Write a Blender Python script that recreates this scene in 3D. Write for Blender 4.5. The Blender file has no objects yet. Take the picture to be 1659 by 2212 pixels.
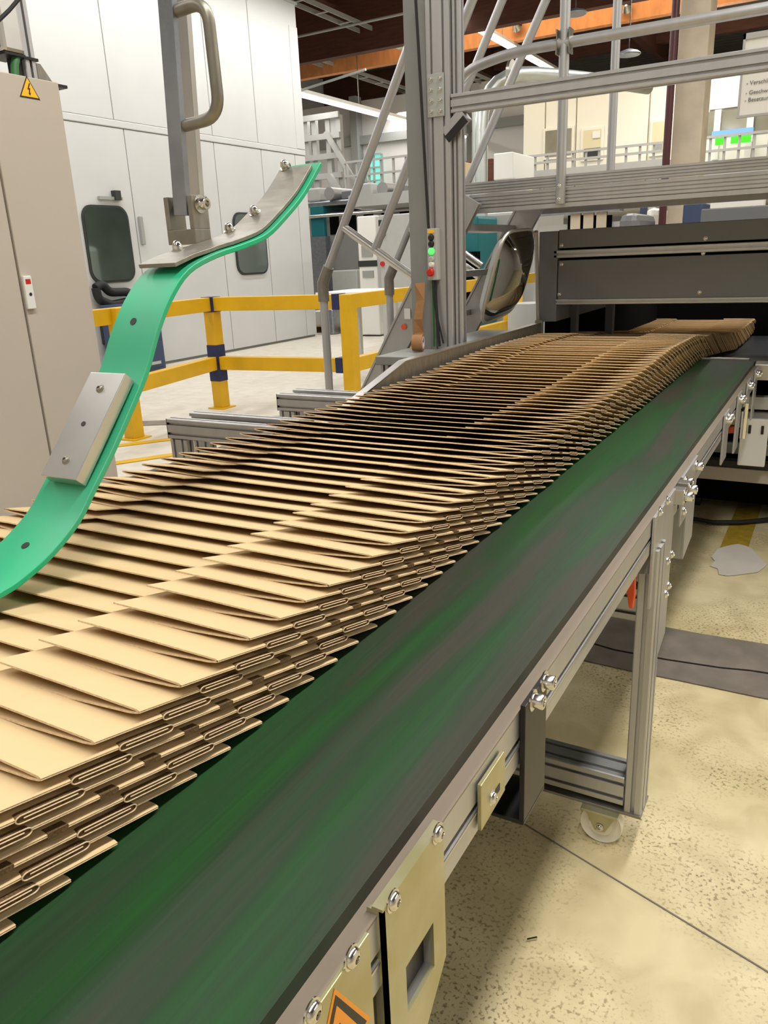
import bpy, bmesh, math, random
from mathutils import Vector, Matrix, Quaternion
random.seed(7)
# ---------------------------------------------------------------- camera (from three vanishing points of the photo)
PPX, PPY, FOC, CAMZ = 829.5, 1106.0, 1689.494, 1.40
def _n(v): return Vector(v).normalized()
_Y = _n((1831-PPX, 512-PPY, FOC)); _Z = -_n((1060-PPX, 6300-PPY, FOC)); _X = _Y.cross(_Z)
if _X[0] < 0: _X = -_X
RW = Matrix((_X, _Y, _Z))                 # world = RW @ cam(x right, y down, z forward)
CAM = Vector((0, 0, CAMZ))
def at(u, v, X=None, Y=None, Z=None):      # point of the place seen at a pixel, on a known plane
    d = RW @ Vector((u-PPX, v-PPY, FOC))
    if X is not None: t = (X-CAM.x)/d.x
    elif Y is not None: t = (Y-CAM.y)/d.y
    else: t = (Z-CAM.z)/d.z
    return CAM + t*d
sc = bpy.context.scene
col = sc.collection
cd = bpy.data.cameras.new('camera'); cam = bpy.data.objects.new('camera', cd); col.objects.link(cam)
cd.sensor_fit = 'HORIZONTAL'; cd.sensor_width = 36; cd.lens = 36*FOC/1659
cd.clip_start = 0.02; cd.clip_end = 200
m = Matrix((RW @ Vector((1, 0, 0)), RW @ Vector((0, -1, 0)), RW @ Vector((0, 0, -1)))).transposed().to_4x4()
m.translation = CAM; cam.matrix_world = m
sc.camera = cam
# ---------------------------------------------------------------- world, lights, exposure
w = bpy.data.worlds.new('world'); sc.world = w; w.use_nodes = True
w.node_tree.nodes['Background'].inputs[0].default_value = (0.80, 0.88, 1.0, 1)
w.node_tree.nodes['Background'].inputs[1].default_value = 1.0
sc.view_settings.view_transform = 'Standard'; sc.view_settings.look = 'None'
sc.view_settings.gamma = 1; sc.view_settings.use_curve_mapping = False
sc.view_settings.exposure = -0.68
def area(name, loc, sx, sy, power, color, rot=(0, 0, 0)):
    l = bpy.data.lights.new(name, 'AREA'); l.shape = 'RECTANGLE'; l.size = sx; l.size_y = sy
    l.energy = power; l.color = color
    o = bpy.data.objects.new(name, l); col.objects.link(o); o.location = loc; o.rotation_euler = rot
    return o
WARM = (1.0, 0.975, 0.935)
area('lamp_row_light', (0.7, 3.6, 5.7), 0.4, 14, 1050, WARM)
area('lamp_row_light', (-4.6, 0.5, 5.7), 0.6, 12, 330, WARM)
area('lamp_row_light', (-7.5, 9.0, 5.7), 0.5, 18, 900, WARM)
area('lamp_row_light', (-12.5, 20.0, 5.7), 0.5, 20, 900, WARM)
area('lamp_row_light', (-3.0, 18.0, 5.7), 0.5, 14, 760, WARM)
area('lamp_row_light', (7.0, 8.0, 5.7), 0.6, 14, 620, WARM)
# ---------------------------------------------------------------- materials
def srgb(c):
    return tuple(((x/255)/12.92 if x/255 <= 0.04045 else ((x/255+0.055)/1.055)**2.4) for x in c) + (1,)
def mat(name, c, rough=0.5, metal=0.0, var=0.0, scale=8.0, c2=None, stretch=(1, 1, 1), bump=0.0, bscale=60.0, spec=None, emit=0.0, coat=0.0, detail=5.0):
    M = bpy.data.materials.new(name); M.use_nodes = True
    nt = M.node_tree; b = nt.nodes['Principled BSDF']
    b.inputs['Base Color'].default_value = srgb(c); b.inputs['Roughness'].default_value = rough
    b.inputs['Metallic'].default_value = metal
    if spec is not None: b.inputs['Specular IOR Level'].default_value = spec
    if coat: b.inputs['Coat Weight'].default_value = coat
    if emit: b.inputs['Emission Color'].default_value = srgb(c); b.inputs['Emission Strength'].default_value = emit
    if var or c2 or bump:
        tc = nt.nodes.new('ShaderNodeTexCoord'); mp = nt.nodes.new('ShaderNodeMapping')
        mp.inputs['Scale'].default_value = stretch; nt.links.new(tc.outputs['Object'], mp.inputs[0])
    if var or c2:
        nz = nt.nodes.new('ShaderNodeTexNoise'); nz.inputs['Scale'].default_value = scale; nz.inputs['Detail'].default_value = detail
        nt.links.new(mp.outputs[0], nz.inputs['Vector'])
        rp = nt.nodes.new('ShaderNodeValToRGB'); rp.color_ramp.elements[0].position = 0.35; rp.color_ramp.elements[1].position = 0.68
        a = srgb(c2) if c2 else tuple(x*(1-var) for x in srgb(c)[:3])+(1,)
        rp.color_ramp.elements[0].color = a; rp.color_ramp.elements[1].color = srgb(c)
        nt.links.new(nz.outputs[0], rp.inputs[0]); nt.links.new(rp.outputs[0], b.inputs['Base Color'])
    if bump:
        n2 = nt.nodes.new('ShaderNodeTexNoise'); n2.inputs['Scale'].default_value = bscale; n2.inputs['Detail'].default_value = 6
        nt.links.new(mp.outputs[0], n2.inputs['Vector'])
        bp = nt.nodes.new('ShaderNodeBump'); bp.inputs['Strength'].default_value = bump; bp.inputs['Distance'].default_value = 0.01
        nt.links.new(n2.outputs[0], bp.inputs['Height']); nt.links.new(bp.outputs[0], b.inputs['Normal'])
    return M
M = {}
M['card'] = mat('cardboard', (214, 187, 142), 0.85, var=0.06, scale=9, bump=0.04, bscale=260, spec=0.15)
M['card_edge'] = mat('cardboard_cut_edge', (226, 198, 160), 0.9, var=0.25, scale=300, stretch=(1, 1, 1), spec=0.1)
M['card_dark'] = mat('cardboard_flute', (120, 96, 66), 0.95, var=0.5, scale=500, spec=0.1)
M['alu'] = mat('anodised_aluminium', (188, 187, 186), 0.42, 0.75, var=0.08, scale=5, stretch=(6, 6, 0.6), bump=0.02, bscale=300)
M['alu_bright'] = mat('bright_steel', (205, 202, 196), 0.28, 0.9, var=0.12, scale=9)
M['chrome'] = mat('chromed_steel', (215, 212, 205), 0.16, 1.0)
M['steel'] = mat('brushed_steel', (154, 149, 137), 0.42, 0.75, var=0.26, scale=22, stretch=(1, 3, 1), bump=0.04, bscale=160)
M['steel_dark'] = mat('mill_scale_steel', (158, 162, 168), 0.38, 0.85, var=0.2, scale=16, bump=0.05, bscale=120)
M['zinc'] = mat('yellow_zinc_plate', (190, 186, 156), 0.36, 0.7, var=0.12, scale=14, c2=(172, 165, 120), bump=0.02, bscale=90)
M['rim'] = mat('pale_hinge_steel', (170, 168, 160), 0.35, 0.85)
M['rail_tan'] = mat('dull_tan_aluminium', (146, 132, 116), 0.55, 0.35, var=0.1, scale=6)
M['shaded_yellow'] = mat('shaded_yellow_tape', (176, 146, 44), 0.6, var=0.3, scale=20)  # yellow darkened in its colour for the shade by the machine, mottled
M['zinc_pale'] = mat('pale_zinc_plate', (184, 188, 182), 0.4, 0.6)
M['bed'] = mat('dark_bed_plate', (52, 54, 58), 0.4, 0.3)
M['black'] = mat('black_powder_coat', (34, 32, 30), 0.42, 0.2, var=0.2, scale=30)
M['rubber'] = mat('black_rubber', (22, 22, 22), 0.7)
M['void'] = mat('dark_machine_interior', (9, 9, 9), 1.0, spec=0.05)  # black colour carries the shade inside machine openings
M['orange'] = mat('orange_plastic', (232, 84, 30), 0.35)
M['grey_sheet'] = mat('grey_painted_sheet', (134, 134, 130), 0.45, var=0.06, scale=4)
M['machine'] = mat('dark_grey_machine_paint', (110, 111, 113), 0.42, var=0.06, scale=3, bump=0.02, bscale=400)
M['cabinet'] = mat('warm_grey_cabinet_paint', (190, 180, 167), 0.5, var=0.04, scale=2, bump=0.02, bscale=400)
M['white_panel'] = mat('off_white_panel', (199, 200, 198), 0.5, var=0.05, scale=1.5)
M['seam'] = mat('panel_joint_grey', (150, 152, 148), 0.7)
M['wall'] = mat('white_hall_wall', (222, 220, 216), 0.7, var=0.06, scale=0.6)
M['yellow'] = mat('yellow_rail_paint', (216, 168, 4), 0.45, var=0.12, scale=5, bump=0.03, bscale=80)
M['navy'] = mat('navy_tape', (24, 38, 92), 0.55, var=0.4, scale=20)
M['blue'] = mat('blue_grey_bin', (52, 66, 96), 0.5)
M['window'] = mat('dark_green_glass', (112, 128, 120), 0.05, 0.75, var=0.45, scale=1.2, spec=0.9, coat=0.6)
M['window2'] = mat('grey_glass', (88, 96, 92), 0.12, 0.0, spec=0.8)
M['gasket'] = mat('black_gasket', (40, 44, 42), 0.6)
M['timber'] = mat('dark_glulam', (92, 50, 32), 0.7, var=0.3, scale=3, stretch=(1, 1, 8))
M['timber_lit'] = mat('glulam_lit', (226, 150, 90), 0.7, var=0.22, scale=2.5, stretch=(3, 1, 1))  # lit copy of the glulam, skylight glow put into the colour
M['deck'] = mat('dark_roof_deck', (92, 86, 76), 0.6, 0.2)
M['pipe'] = mat('galvanised_duct', (206, 212, 208), 0.3, 0.7, var=0.1, scale=3)
M['concrete'] = mat('concrete', (206, 192, 170), 0.85, var=0.2, scale=3, bump=0.2, bscale=20)
M['maroon'] = mat('maroon_pipe', (70, 22, 24), 0.4)
M['teal'] = mat('teal_machine', (10, 104, 110), 0.45)
M['red'] = mat('red_plastic', (190, 30, 16), 0.35)
M['white'] = mat('white_plastic', (228, 226, 220), 0.4)
M['grey'] = mat('light_grey_paint', (176, 176, 172), 0.5, var=0.05)
M['office'] = mat('office_white_panel', (232, 230, 216), 0.6)
M['office_win'] = mat('office_glass', (150, 146, 126), 0.1, spec=0.8, var=0.3, scale=1.3)
M['cream'] = mat('cream_room', (216, 206, 170), 0.6)
M['brown_paper'] = mat('brown_paper', (168, 122, 76), 0.7, var=0.2, scale=18, bump=0.3, bscale=30)
M['roll_pink'] = mat('tape_roll_core', (206, 184, 178), 0.6)
M['warn'] = mat('warning_yellow', (250, 190, 20), 0.4)
M['warn_orange'] = mat('warning_orange', (240, 150, 10), 0.4)
M['ink'] = mat('black_ink', (30, 26, 22), 0.5)
M['ink_grey'] = mat('grey_ink', (110, 108, 106), 0.6)
M['tube'] = mat('fluorescent_tube', (255, 250, 236), 0.3, emit=7.0)
M['green_led'] = mat('green_lamp', (90, 235, 120), 0.3, emit=0.9)
M['cyan_win'] = mat('bright_cyan_pane', (130, 236, 220), 0.3, emit=0.8)
M['screen_blue'] = mat('blue_screen', (110, 160, 240), 0.3, emit=0.7)
M['screen_green'] = mat('green_screen', (60, 225, 20), 0.3, emit=0.8)
M['cable_green'] = mat('green_cable', (40, 104, 50), 0.5)
M['nylon'] = mat('white_nylon_wheel', (226, 220, 200), 0.35, spec=0.5)
M['asphalt'] = mat('dark_floor_strip', (128, 118, 106), 0.7, var=0.3, scale=9, bump=0.1, bscale=60)
M['patch'] = mat('pale_filler_patch', (205, 198, 186), 0.7, var=0.08)
M['mirror'] = mat('convex_mirror_face', (120, 118, 114), 0.04, 1.0)
# green belt: worn streaks along the running direction
def belt_mat():
    B = bpy.data.materials.new('green_belt'); B.use_nodes = True; nt = B.node_tree; b = nt.nodes['Principled BSDF']
    tc = nt.nodes.new('ShaderNodeTexCoord'); mp = nt.nodes.new('ShaderNodeMapping'); mp.inputs['Scale'].default_value = (9, 0.7, 1)
    nt.links.new(tc.outputs['Object'], mp.inputs[0])
    n = nt.nodes.new('ShaderNodeTexNoise'); n.inputs['Scale'].default_value = 1.6; n.inputs['Detail'].default_value = 4; n.inputs['Distortion'].default_value = 0.4
    nt.links.new(mp.outputs[0], n.inputs['Vector'])
    r = nt.nodes.new('ShaderNodeValToRGB'); e = r.color_ramp.elements
    e[0].position = 0.36; e[0].color = srgb((58, 58, 48)); e[1].position = 0.64; e[1].color = srgb((34, 74, 36))
    x = e.new(0.49); x.color = srgb((40, 62, 40))
    nt.links.new(n.outputs[0], r.inputs[0])
    mp2 = nt.nodes.new('ShaderNodeMapping'); mp2.inputs['Scale'].default_value = (260, 5, 1); nt.links.new(tc.outputs['Object'], mp2.inputs[0])
    n2 = nt.nodes.new('ShaderNodeTexNoise'); n2.inputs['Scale'].default_value = 1; n2.inputs['Detail'].default_value = 3; nt.links.new(mp2.outputs[0], n2.inputs['Vector'])
    # one grey worn track near the open edge of the belt
    sp = nt.nodes.new('ShaderNodeSeparateXYZ'); nt.links.new(tc.outputs['Object'], sp.inputs[0])
    nw = nt.nodes.new('ShaderNodeTexNoise'); nw.inputs['Scale'].default_value = 2.2; nt.links.new(tc.outputs['Object'], nw.inputs['Vector'])
    ma = nt.nodes.new('ShaderNodeMath'); ma.operation = 'MULTIPLY_ADD'; ma.inputs[1].default_value = 0.05; nt.links.new(nw.outputs[0], ma.inputs[0]); nt.links.new(sp.outputs[0], ma.inputs[2])
    su = nt.nodes.new('ShaderNodeMath'); su.operation = 'ADD'; su.inputs[1].default_value = 0.347-0.025; nt.links.new(ma.outputs[0], su.inputs[0])
    ab = nt.nodes.new('ShaderNodeMath'); ab.operation = 'ABSOLUTE'; nt.links.new(su.outputs[0], ab.inputs[0])
    mr = nt.nodes.new('ShaderNodeMapRange'); mr.inputs[1].default_value = 0.004; mr.inputs[2].default_value = 0.014; mr.inputs[3].default_value = 0.75; mr.inputs[4].default_value = 0.0
    nt.links.new(ab.outputs[0], mr.inputs[0])
    mx = nt.nodes.new('ShaderNodeMix'); mx.data_type = 'RGBA'; mx.inputs[7].default_value = srgb((78, 72, 66))
    nt.links.new(mr.outputs[0], mx.inputs[0]); nt.links.new(r.outputs[0], mx.inputs[6])
    mx2 = nt.nodes.new('ShaderNodeMix'); mx2.data_type = 'RGBA'; mx2.blend_type = 'OVERLAY'; mx2.inputs[0].default_value = 0.22
    nt.links.new(mx.outputs[2], mx2.inputs[6]); nt.links.new(n2.outputs[0], mx2.inputs[7])
    nt.links.new(mx2.outputs[2], b.inputs['Base Color'])
    b.inputs['Roughness'].default_value = 0.48; b.inputs['Specular IOR Level'].default_value = 0.22
    return B
M['belt'] = belt_mat()
def strip_mat():
    B = bpy.data.materials.new('green_plastic_strip'); B.use_nodes = True; nt = B.node_tree; b = nt.nodes['Principled BSDF']
    tc = nt.nodes.new('ShaderNodeTexCoord'); n = nt.nodes.new('ShaderNodeTexNoise'); n.inputs['Scale'].default_value = 5; n.inputs['Detail'].default_value = 5
    nt.links.new(tc.outputs['Object'], n.inputs['Vector'])
    r = nt.nodes.new('ShaderNodeValToRGB'); e = r.color_ramp.elements
    e[0].position = 0.42; e[0].color = srgb((10, 172, 120)); e[1].position = 0.60; e[1].color = srgb((58, 164, 122))
    nt.links.new(n.outputs[0], r.inputs[0]); nt.links.new(r.outputs[0], b.inputs['Base Color'])
    b.inputs['Roughness'].default_value = 0.36; b.inputs['Subsurface Weight'].default_value = 0.0
    return B
M['strip'] = strip_mat()
def floor_mat():
    B = bpy.data.materials.new('worn_concrete_floor'); B.use_nodes = True; nt = B.node_tree; b = nt.nodes['Principled BSDF']; L = nt.links.new
    tc = nt.nodes.new('ShaderNodeTexCoord')
    def noise(s, d=6, st=(1, 1, 1), dis=0):
        mp = nt.nodes.new('ShaderNodeMapping'); mp.inputs['Scale'].default_value = st; L(tc.outputs['Object'], mp.inputs[0])
        n = nt.nodes.new('ShaderNodeTexNoise'); n.inputs['Scale'].default_value = s; n.inputs['Detail'].default_value = d; n.inputs['Distortion'].default_value = dis; L(mp.outputs[0], n.inputs['Vector']); return n
    def ramp(n, p0, c0, p1, c1):
        r = nt.nodes.new('ShaderNodeValToRGB'); r.color_ramp.elements[0].position = p0; r.color_ramp.elements[0].color = c0
        r.color_ramp.elements[1].position = p1; r.color_ramp.elements[1].color = c1; L(n.outputs[0], r.inputs[0]); return r
    def mix(f, a, bb, mode='MIX'):
        m_ = nt.nodes.new('ShaderNodeMix'); m_.data_type = 'RGBA'; m_.blend_type = mode
        if isinstance(f, float): m_.inputs[0].default_value = f
        else: L(f, m_.inputs[0])
        L(a, m_.inputs[6]); L(bb, m_.inputs[7]); return m_.outputs[2]
    big = ramp(noise(1.1, 5), 0.35, srgb((204, 188, 142)), 0.68, srgb((228, 214, 174)))
    mid = ramp(noise(7, 8, dis=0.6), 0.36, (0.66, 0.63, 0.56, 1), 0.62, (1, 1, 1, 1))
    c = mix(0.55, big.outputs[0], mid.outputs[0], 'MULTIPLY')
    sp = ramp(noise(110, 9, dis=0.3), 0.36, (0.42, 0.38, 0.32, 1), 0.47, (1, 1, 1, 1))
    where = ramp(noise(2.3, 3), 0.44, (0, 0, 0, 1), 0.6, (1, 1, 1, 1))
    c = mix(where.outputs[0], c, mix(1.0, c, sp.outputs[0], 'MULTIPLY'))
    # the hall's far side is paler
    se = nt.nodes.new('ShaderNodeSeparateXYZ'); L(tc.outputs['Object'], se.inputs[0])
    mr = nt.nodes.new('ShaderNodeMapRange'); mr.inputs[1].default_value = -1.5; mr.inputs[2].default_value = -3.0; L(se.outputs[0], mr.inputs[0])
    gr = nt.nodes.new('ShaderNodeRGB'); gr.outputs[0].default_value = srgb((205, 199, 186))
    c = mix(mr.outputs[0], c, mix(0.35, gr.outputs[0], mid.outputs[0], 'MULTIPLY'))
    L(c, b.inputs['Base Color']); b.inputs['Roughness'].default_value = 0.5; b.inputs['Specular IOR Level'].default_value = 0.35
    return B
M['floor'] = floor_mat()
# ---------------------------------------------------------------- mesh helpers
class MB:
    def __init__(s): s.v = []; s.f = []; s.mi = []
    def add(s, vs, fs, mi=0):
        k = len(s.v); s.v += [Vector(x) for x in vs]; s.f += [tuple(i+k for i in f) for f in fs]; s.mi += [mi]*len(fs); return s
    def box(s, x0, x1, y0, y1, z0, z1, mi=0):
        return s.add([(x, y, z) for x in (x0, x1) for y in (y0, y1) for z in (z0, z1)],
                     [(0, 1, 3, 2), (4, 6, 7, 5), (0, 4, 5, 1), (2, 3, 7, 6), (0, 2, 6, 4), (1, 5, 7, 3)], mi)
    def bar(s, p, q, w, h, up=(0, 0, 1), mi=0):
        p = Vector(p); q = Vector(q); a = (q-p).normalized(); up = Vector(up); sd = a.cross(up).normalized(); u = sd.cross(a).normalized()
        vs = [e + sd*x*w/2 + u*y*h/2 for e in (p, q) for x, y in ((-1, -1), (1, -1), (1, 1), (-1, 1))]
        return s.add(vs, [(3, 2, 1, 0), (4, 5, 6, 7), (0, 1, 5, 4), (1, 2, 6, 5), (2, 3, 7, 6), (3, 0, 4, 7)], mi)
    def prism(s, poly, off, mi=0):          # 3-D polygon swept by a vector
        n = len(poly); off = Vector(off); P = [Vector(p) for p in poly]
        fs = [tuple(reversed(range(n))), tuple(range(n, 2*n))] + [(i, (i+1) % n, (i+1) % n+n, i+n) for i in range(n)]
        return s.add(P+[p+off for p in P], fs, mi)
    def ex(s, p, q, w, h, up=(0, 0, 1)):     # slotted aluminium extrusion
        p = Vector(p); q = Vector(q); a = (q-p).normalized(); up = Vector(up); sd = a.cross(up).normalized(); u = sd.cross(a).normalized()
        def side(L, n):
            out = []; st = L/n
            for i in range(n):
                c = -L/2+st*(i+.5); out += [(c-.0048, 0), (c-.0048, .0035), (c-.008, .0035), (c-.008, .010), (c+.008, .010), (c+.008, .0035), (c+.0048, .0035), (c+.0048, 0)]
            return out
        nw = max(1, round(w/.04)); nh = max(1, round(h/.04)); b = .0025; poly = []
        poly += [(-w/2+b, -h/2)] + [(x, -h/2+d) for x, d in side(w, nw)] + [(w/2-b, -h/2)]
        poly += [(w/2, -h/2+b)] + [(w/2-d, x) for x, d in side(h, nh)] + [(w/2, h/2-b)]
        poly += [(w/2-b, h/2)] + [(-x, h/2-d) for x, d in side(w, nw)] + [(-w/2+b, h/2)]
        poly += [(-w/2, h/2-b)] + [(-w/2+d, -x) for x, d in side(h, nh)] + [(-w/2, -h/2+b)]
        return s.prism([p+sd*x+u*y for x, y in poly], q-p)
    def tube(s, pts, r, n=12, mi=0, caps=True):
        pts = [Vector(p) for p in pts]; k = len(s.v); prev = None; rr = r if isinstance(r, (list, tuple)) else [r]*len(pts)
        for i, p in enumerate(pts):
            t = (pts[min(i+1, len(pts)-1)]-pts[max(i-1, 0)]).normalized()
            if prev is None:
                g = Vector((0, 0, 1)) if abs(t.z) < .9 else Vector((1, 0, 0)); prev = t.cross(g).normalized()
            nn = (prev - t*prev.dot(t)).normalized(); bb = t.cross(nn); prev = nn
            s.v += [p + (nn*math.cos(2*math.pi*j/n)+bb*math.sin(2*math.pi*j/n))*rr[i] for j in range(n)]
        for i in range(len(pts)-1):
            for j in range(n):
                s.f.append((k+i*n+j, k+i*n+(j+1) % n, k+(i+1)*n+(j+1) % n, k+(i+1)*n+j)); s.mi.append(mi)
        if caps:
            s.f.append(tuple(k+j for j in reversed(range(n)))); s.f.append(tuple(k+(len(pts)-1)*n+j for j in range(n))); s.mi += [mi, mi]
        return s
    def lathe(s, prof, org, ax, n=20, mi=0):
        org = Vector(org); ax = Vector(ax).normalized(); g = Vector((0, 0, 1)) if abs(ax.z) < .9 else Vector((1, 0, 0))
        a = ax.cross(g).normalized(); b = ax.cross(a); k = len(s.v)
        for r, h in prof: s.v += [org+ax*h+(a*math.cos(2*math.pi*j/n)+b*math.sin(2*math.pi*j/n))*max(r, 1e-5) for j in range(n)]
        for i in range(len(prof)-1):
            for j in range(n):
                s.f.append((k+i*n+j, k+i*n+(j+1) % n, k+(i+1)*n+(j+1) % n, k+(i+1)*n+j)); s.mi.append(mi)
        return s
    def build(s, name, m_, parent=None, bevel=0, smooth=False, org=None):
        me = bpy.data.meshes.new(name)
        if org is None: org = parent['_o'] if parent is not None and '_o' in parent else (0, 0, 0)
        O = Vector(org); me.from_pydata([tuple(v-O) for v in s.v], [], s.f)
        ms = m_ if isinstance(m_, (list, tuple)) else [m_]
        for x in ms: me.materials.append(M[x])
        for p, i in zip(me.polygons, s.mi): p.material_index = i
        bm = bmesh.new(); bm.from_mesh(me); bmesh.ops.recalc_face_normals(bm, faces=bm.faces); bm.to_mesh(me); bm.free()
        if smooth:
            for p in me.polygons: p.use_smooth = True
            try: me.set_sharp_from_angle(angle=math.radians(40))
            except Exception: pass
        o = bpy.data.objects.new(name, me); col.objects.link(o)
        if bevel:
            b = o.modifiers.new('bevel', 'BEVEL'); b.width = bevel; b.segments = 2; b.limit_method = 'ANGLE'; b.angle_limit = math.radians(50)
        if parent is not None: o.parent = parent; o['_o'] = tuple(O)
        else:
            o.location = O
            o['_o'] = tuple(O)
        return o
def thing(name, label, cat, loc, group=None):
    o = bpy.data.objects.new(name, None); col.objects.link(o); o.location = loc; o['_o'] = tuple(loc)
    o.empty_display_size = 0.05; o['label'] = label; o['category'] = cat
    if group: o['group'] = group
    return o
def tag(o, label, cat, group=None, kind=None):
    o['label'] = label; o['category'] = cat
    if group: o['group'] = group
    if kind: o['kind'] = kind
    return o
def single(mb, name, m_, label, cat, org, group=None, **k):
    return tag(mb.build(name, m_, None, org=org, **k), label, cat, group)
def struct(mb, name, m_, **k):
    o = mb.build(name, m_, None, **k); o['kind'] = 'structure'; return o
def fillet(pts, r, n=6):
    pts = [Vector(p) for p in pts]; out = [pts[0]]
    for i in range(1, len(pts)-1):
        a = (pts[i-1]-pts[i]); b = (pts[i+1]-pts[i]); d = min(r, a.length*.49, b.length*.49)
        p0 = pts[i]+a.normalized()*d; p2 = pts[i]+b.normalized()*d
        for j in range(n+1):
            t = j/n; out.append(p0*(1-t)**2+pts[i]*2*t*(1-t)+p2*t*t)
    return out+[pts[-1]]
_bolts = {}
def bolt(parent, pos, ax, r=.008, kind='button', m_='chrome', name='bolt'):
    key = (kind, round(r, 4), m_)
    if key not in _bolts:
        b = MB()
        if kind == 'button':
            b.lathe([(0, 0), (r*1.25, 0), (r*1.25, r*.16), (r*1.02, r*.2), (r*.98, r*.42), (r*.78, r*.68), (r*.45, r*.80), (r*.40, r*.80), (r*.34, r*.36), (0, r*.36)], (0, 0, 0), (0, 0, 1), 18)
        elif kind == 'cap':
            b.lathe([(0, 0), (r*1.5, 0), (r*1.5, r*.2), (r, r*.22), (r, r*1.5), (r*.9, r*1.62), (r*.55, r*1.62), (r*.5, r*1.1), (0, r*1.1)], (0, 0, 0), (0, 0, 1), 18)
        elif kind == 'acorn':
            b.lathe([(0, 0), (r*1.5, 0), (r*1.5, r*.18), (r*1.1, r*.2)], (0, 0, 0), (0, 0, 1), 18)
            b.lathe([(r*1.12, r*.2), (r*1.12, r*.9), (r*.98, r*1.15), (r*.8, r*1.6), (r*.45, r*1.95), (0, r*2.05)], (0, 0, 0), (0, 0, 1), 6 if False else 12)
        me = b.build('bolt', m_, None, smooth=True)
        _bolts[key] = me.data; bpy.data.objects.remove(me)
    o = bpy.data.objects.new(name, _bolts[key]); col.objects.link(o)
    O = Vector(parent['_o']) if '_o' in parent else Vector((0, 0, 0))
    o.parent = parent; o.location = Vector(pos)-O
    o.rotation_mode = 'QUATERNION'; o.rotation_quaternion = Vector((0, 0, 1)).rotation_difference(Vector(ax).normalized())
    return o
def text_mesh(body, size, parent, name, m_, pos, xdir, ydir, ext=.0004):
    cu = bpy.data.curves.new('t', 'FONT'); cu.body = body; cu.size = size; cu.extrude = ext
    to = bpy.data.objects.new('t', cu); col.objects.link(to)
    dg = bpy.context.evaluated_depsgraph_get(); dg.update(); me = bpy.data.meshes.new_from_object(to.evaluated_get(dg))
    bpy.data.objects.remove(to)
    X = Vector(xdir).normalized(); Yv = Vector(ydir).normalized(); Zv = X.cross(Yv)
    O = Vector(parent['_o']); R = Matrix((X, Yv, Zv)).transposed()
    for v in me.vertices: v.co = R @ v.co + Vector(pos) - O
    me.materials.clear(); me.materials.append(M[m_])
    o = bpy.data.objects.new(name, me); col.objects.link(o); o.parent = parent
    return o
# ---------------------------------------------------------------- the hall
XL, XR, YB, YF, ZC = -17.0, 9.0, -6.0, 38.0, 7.6
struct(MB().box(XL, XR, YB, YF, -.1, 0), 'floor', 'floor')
struct(MB().box(XL-.2, XL, YB, YF, 0, ZC), 'wall_left', 'wall')
struct(MB().box(XR, XR+.2, YB, YF, 0, ZC), 'wall_right', 'wall')
struct(MB().box(XL, XR, YB-.2, YB, 0, ZC), 'wall_back', 'wall')
struct(MB().box(XL, XR, YF, YF+.2, 0, ZC), 'wall_front', 'wall')
cm = MB(); y = YB
while y < YF:                                              # trapezoid roof deck, ribs across the hall
    cm.prism([(XL, y, ZC), (XL, y+.09, ZC), (XL, y+.13, ZC-.09), (XL, y+.25, ZC-.09), (XL, y+.29, ZC), (XL, y+.34, ZC), (XL, y+.34, ZC+.06), (XL, y, ZC+.06)], (XR-XL, 0, 0)); y += .34
struct(cm, 'ceiling', 'deck')

# ---- glulam beams across the hall; the lit one under the skylight
def roof_beam(Y, z0, z1, m_, label, grp=None, x0=XL+.02, x1=XR-.02):
    t = MB().box(x0, x1, Y-.11, Y+.11, z0, z1)
    return single(t, 'roof_beam', m_, label, 'beam', ((x0+x1)/2, Y, z0), grp)
yb = 20.0
zt = at(1090, 50, Y=yb).z; zb_ = at(1090, 95, Y=yb).z
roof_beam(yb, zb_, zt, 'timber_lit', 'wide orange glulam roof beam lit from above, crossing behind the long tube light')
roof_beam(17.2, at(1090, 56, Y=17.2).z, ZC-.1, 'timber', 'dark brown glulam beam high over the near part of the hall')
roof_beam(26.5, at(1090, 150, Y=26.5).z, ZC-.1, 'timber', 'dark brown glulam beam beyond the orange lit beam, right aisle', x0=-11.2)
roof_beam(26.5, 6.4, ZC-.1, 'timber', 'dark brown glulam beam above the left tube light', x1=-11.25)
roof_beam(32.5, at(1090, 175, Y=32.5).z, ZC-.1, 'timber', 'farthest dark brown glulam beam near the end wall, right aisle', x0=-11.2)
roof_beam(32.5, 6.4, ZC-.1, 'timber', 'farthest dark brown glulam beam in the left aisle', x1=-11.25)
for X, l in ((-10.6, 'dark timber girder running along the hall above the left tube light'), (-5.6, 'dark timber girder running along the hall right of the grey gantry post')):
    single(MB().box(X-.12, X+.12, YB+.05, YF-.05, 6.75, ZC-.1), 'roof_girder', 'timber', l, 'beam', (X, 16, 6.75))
area('skylight_light', (-6.0, 18.2, zt+.55), 8, .5, 260, (1.0, .82, .58), (math.radians(50), 0, 0))
# ---- tube lights (each a thing)
def tube_light(x, y0, y1, z, label, n):
    t = thing('tube_light', label, 'lamp', (x, y0, z+.06)); L = (y1-y0)/n
    MB().box(x-.10, x+.10, y0, y1, z+.05, z+.12).build('housing', 'white', t)
    for i in range(n):
        MB().box(x-.085, x+.085, y0+i*L+.02, y0+(i+1)*L-.02, z, z+.05).build('diffuser', 'tube', t)
    for i in range(0, n+1, 2):
        MB().tube([(x, y0+i*L*.98+.1, z+.12), (x, y0+i*L*.98+.1, 7.5)], .012, 6).build('hanger', 'steel', t)
tube_light(-7.5, 15.0, 23.8, 6.0, 'long bright tube light crossing behind the grey gantry post', 4)
tl1 = at(640, 205, Z=4.7)
tube_light(tl1.x, tl1.y-.6, 23.8, 4.7, 'long bright tube light in front of the far left wall', 6)
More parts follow.
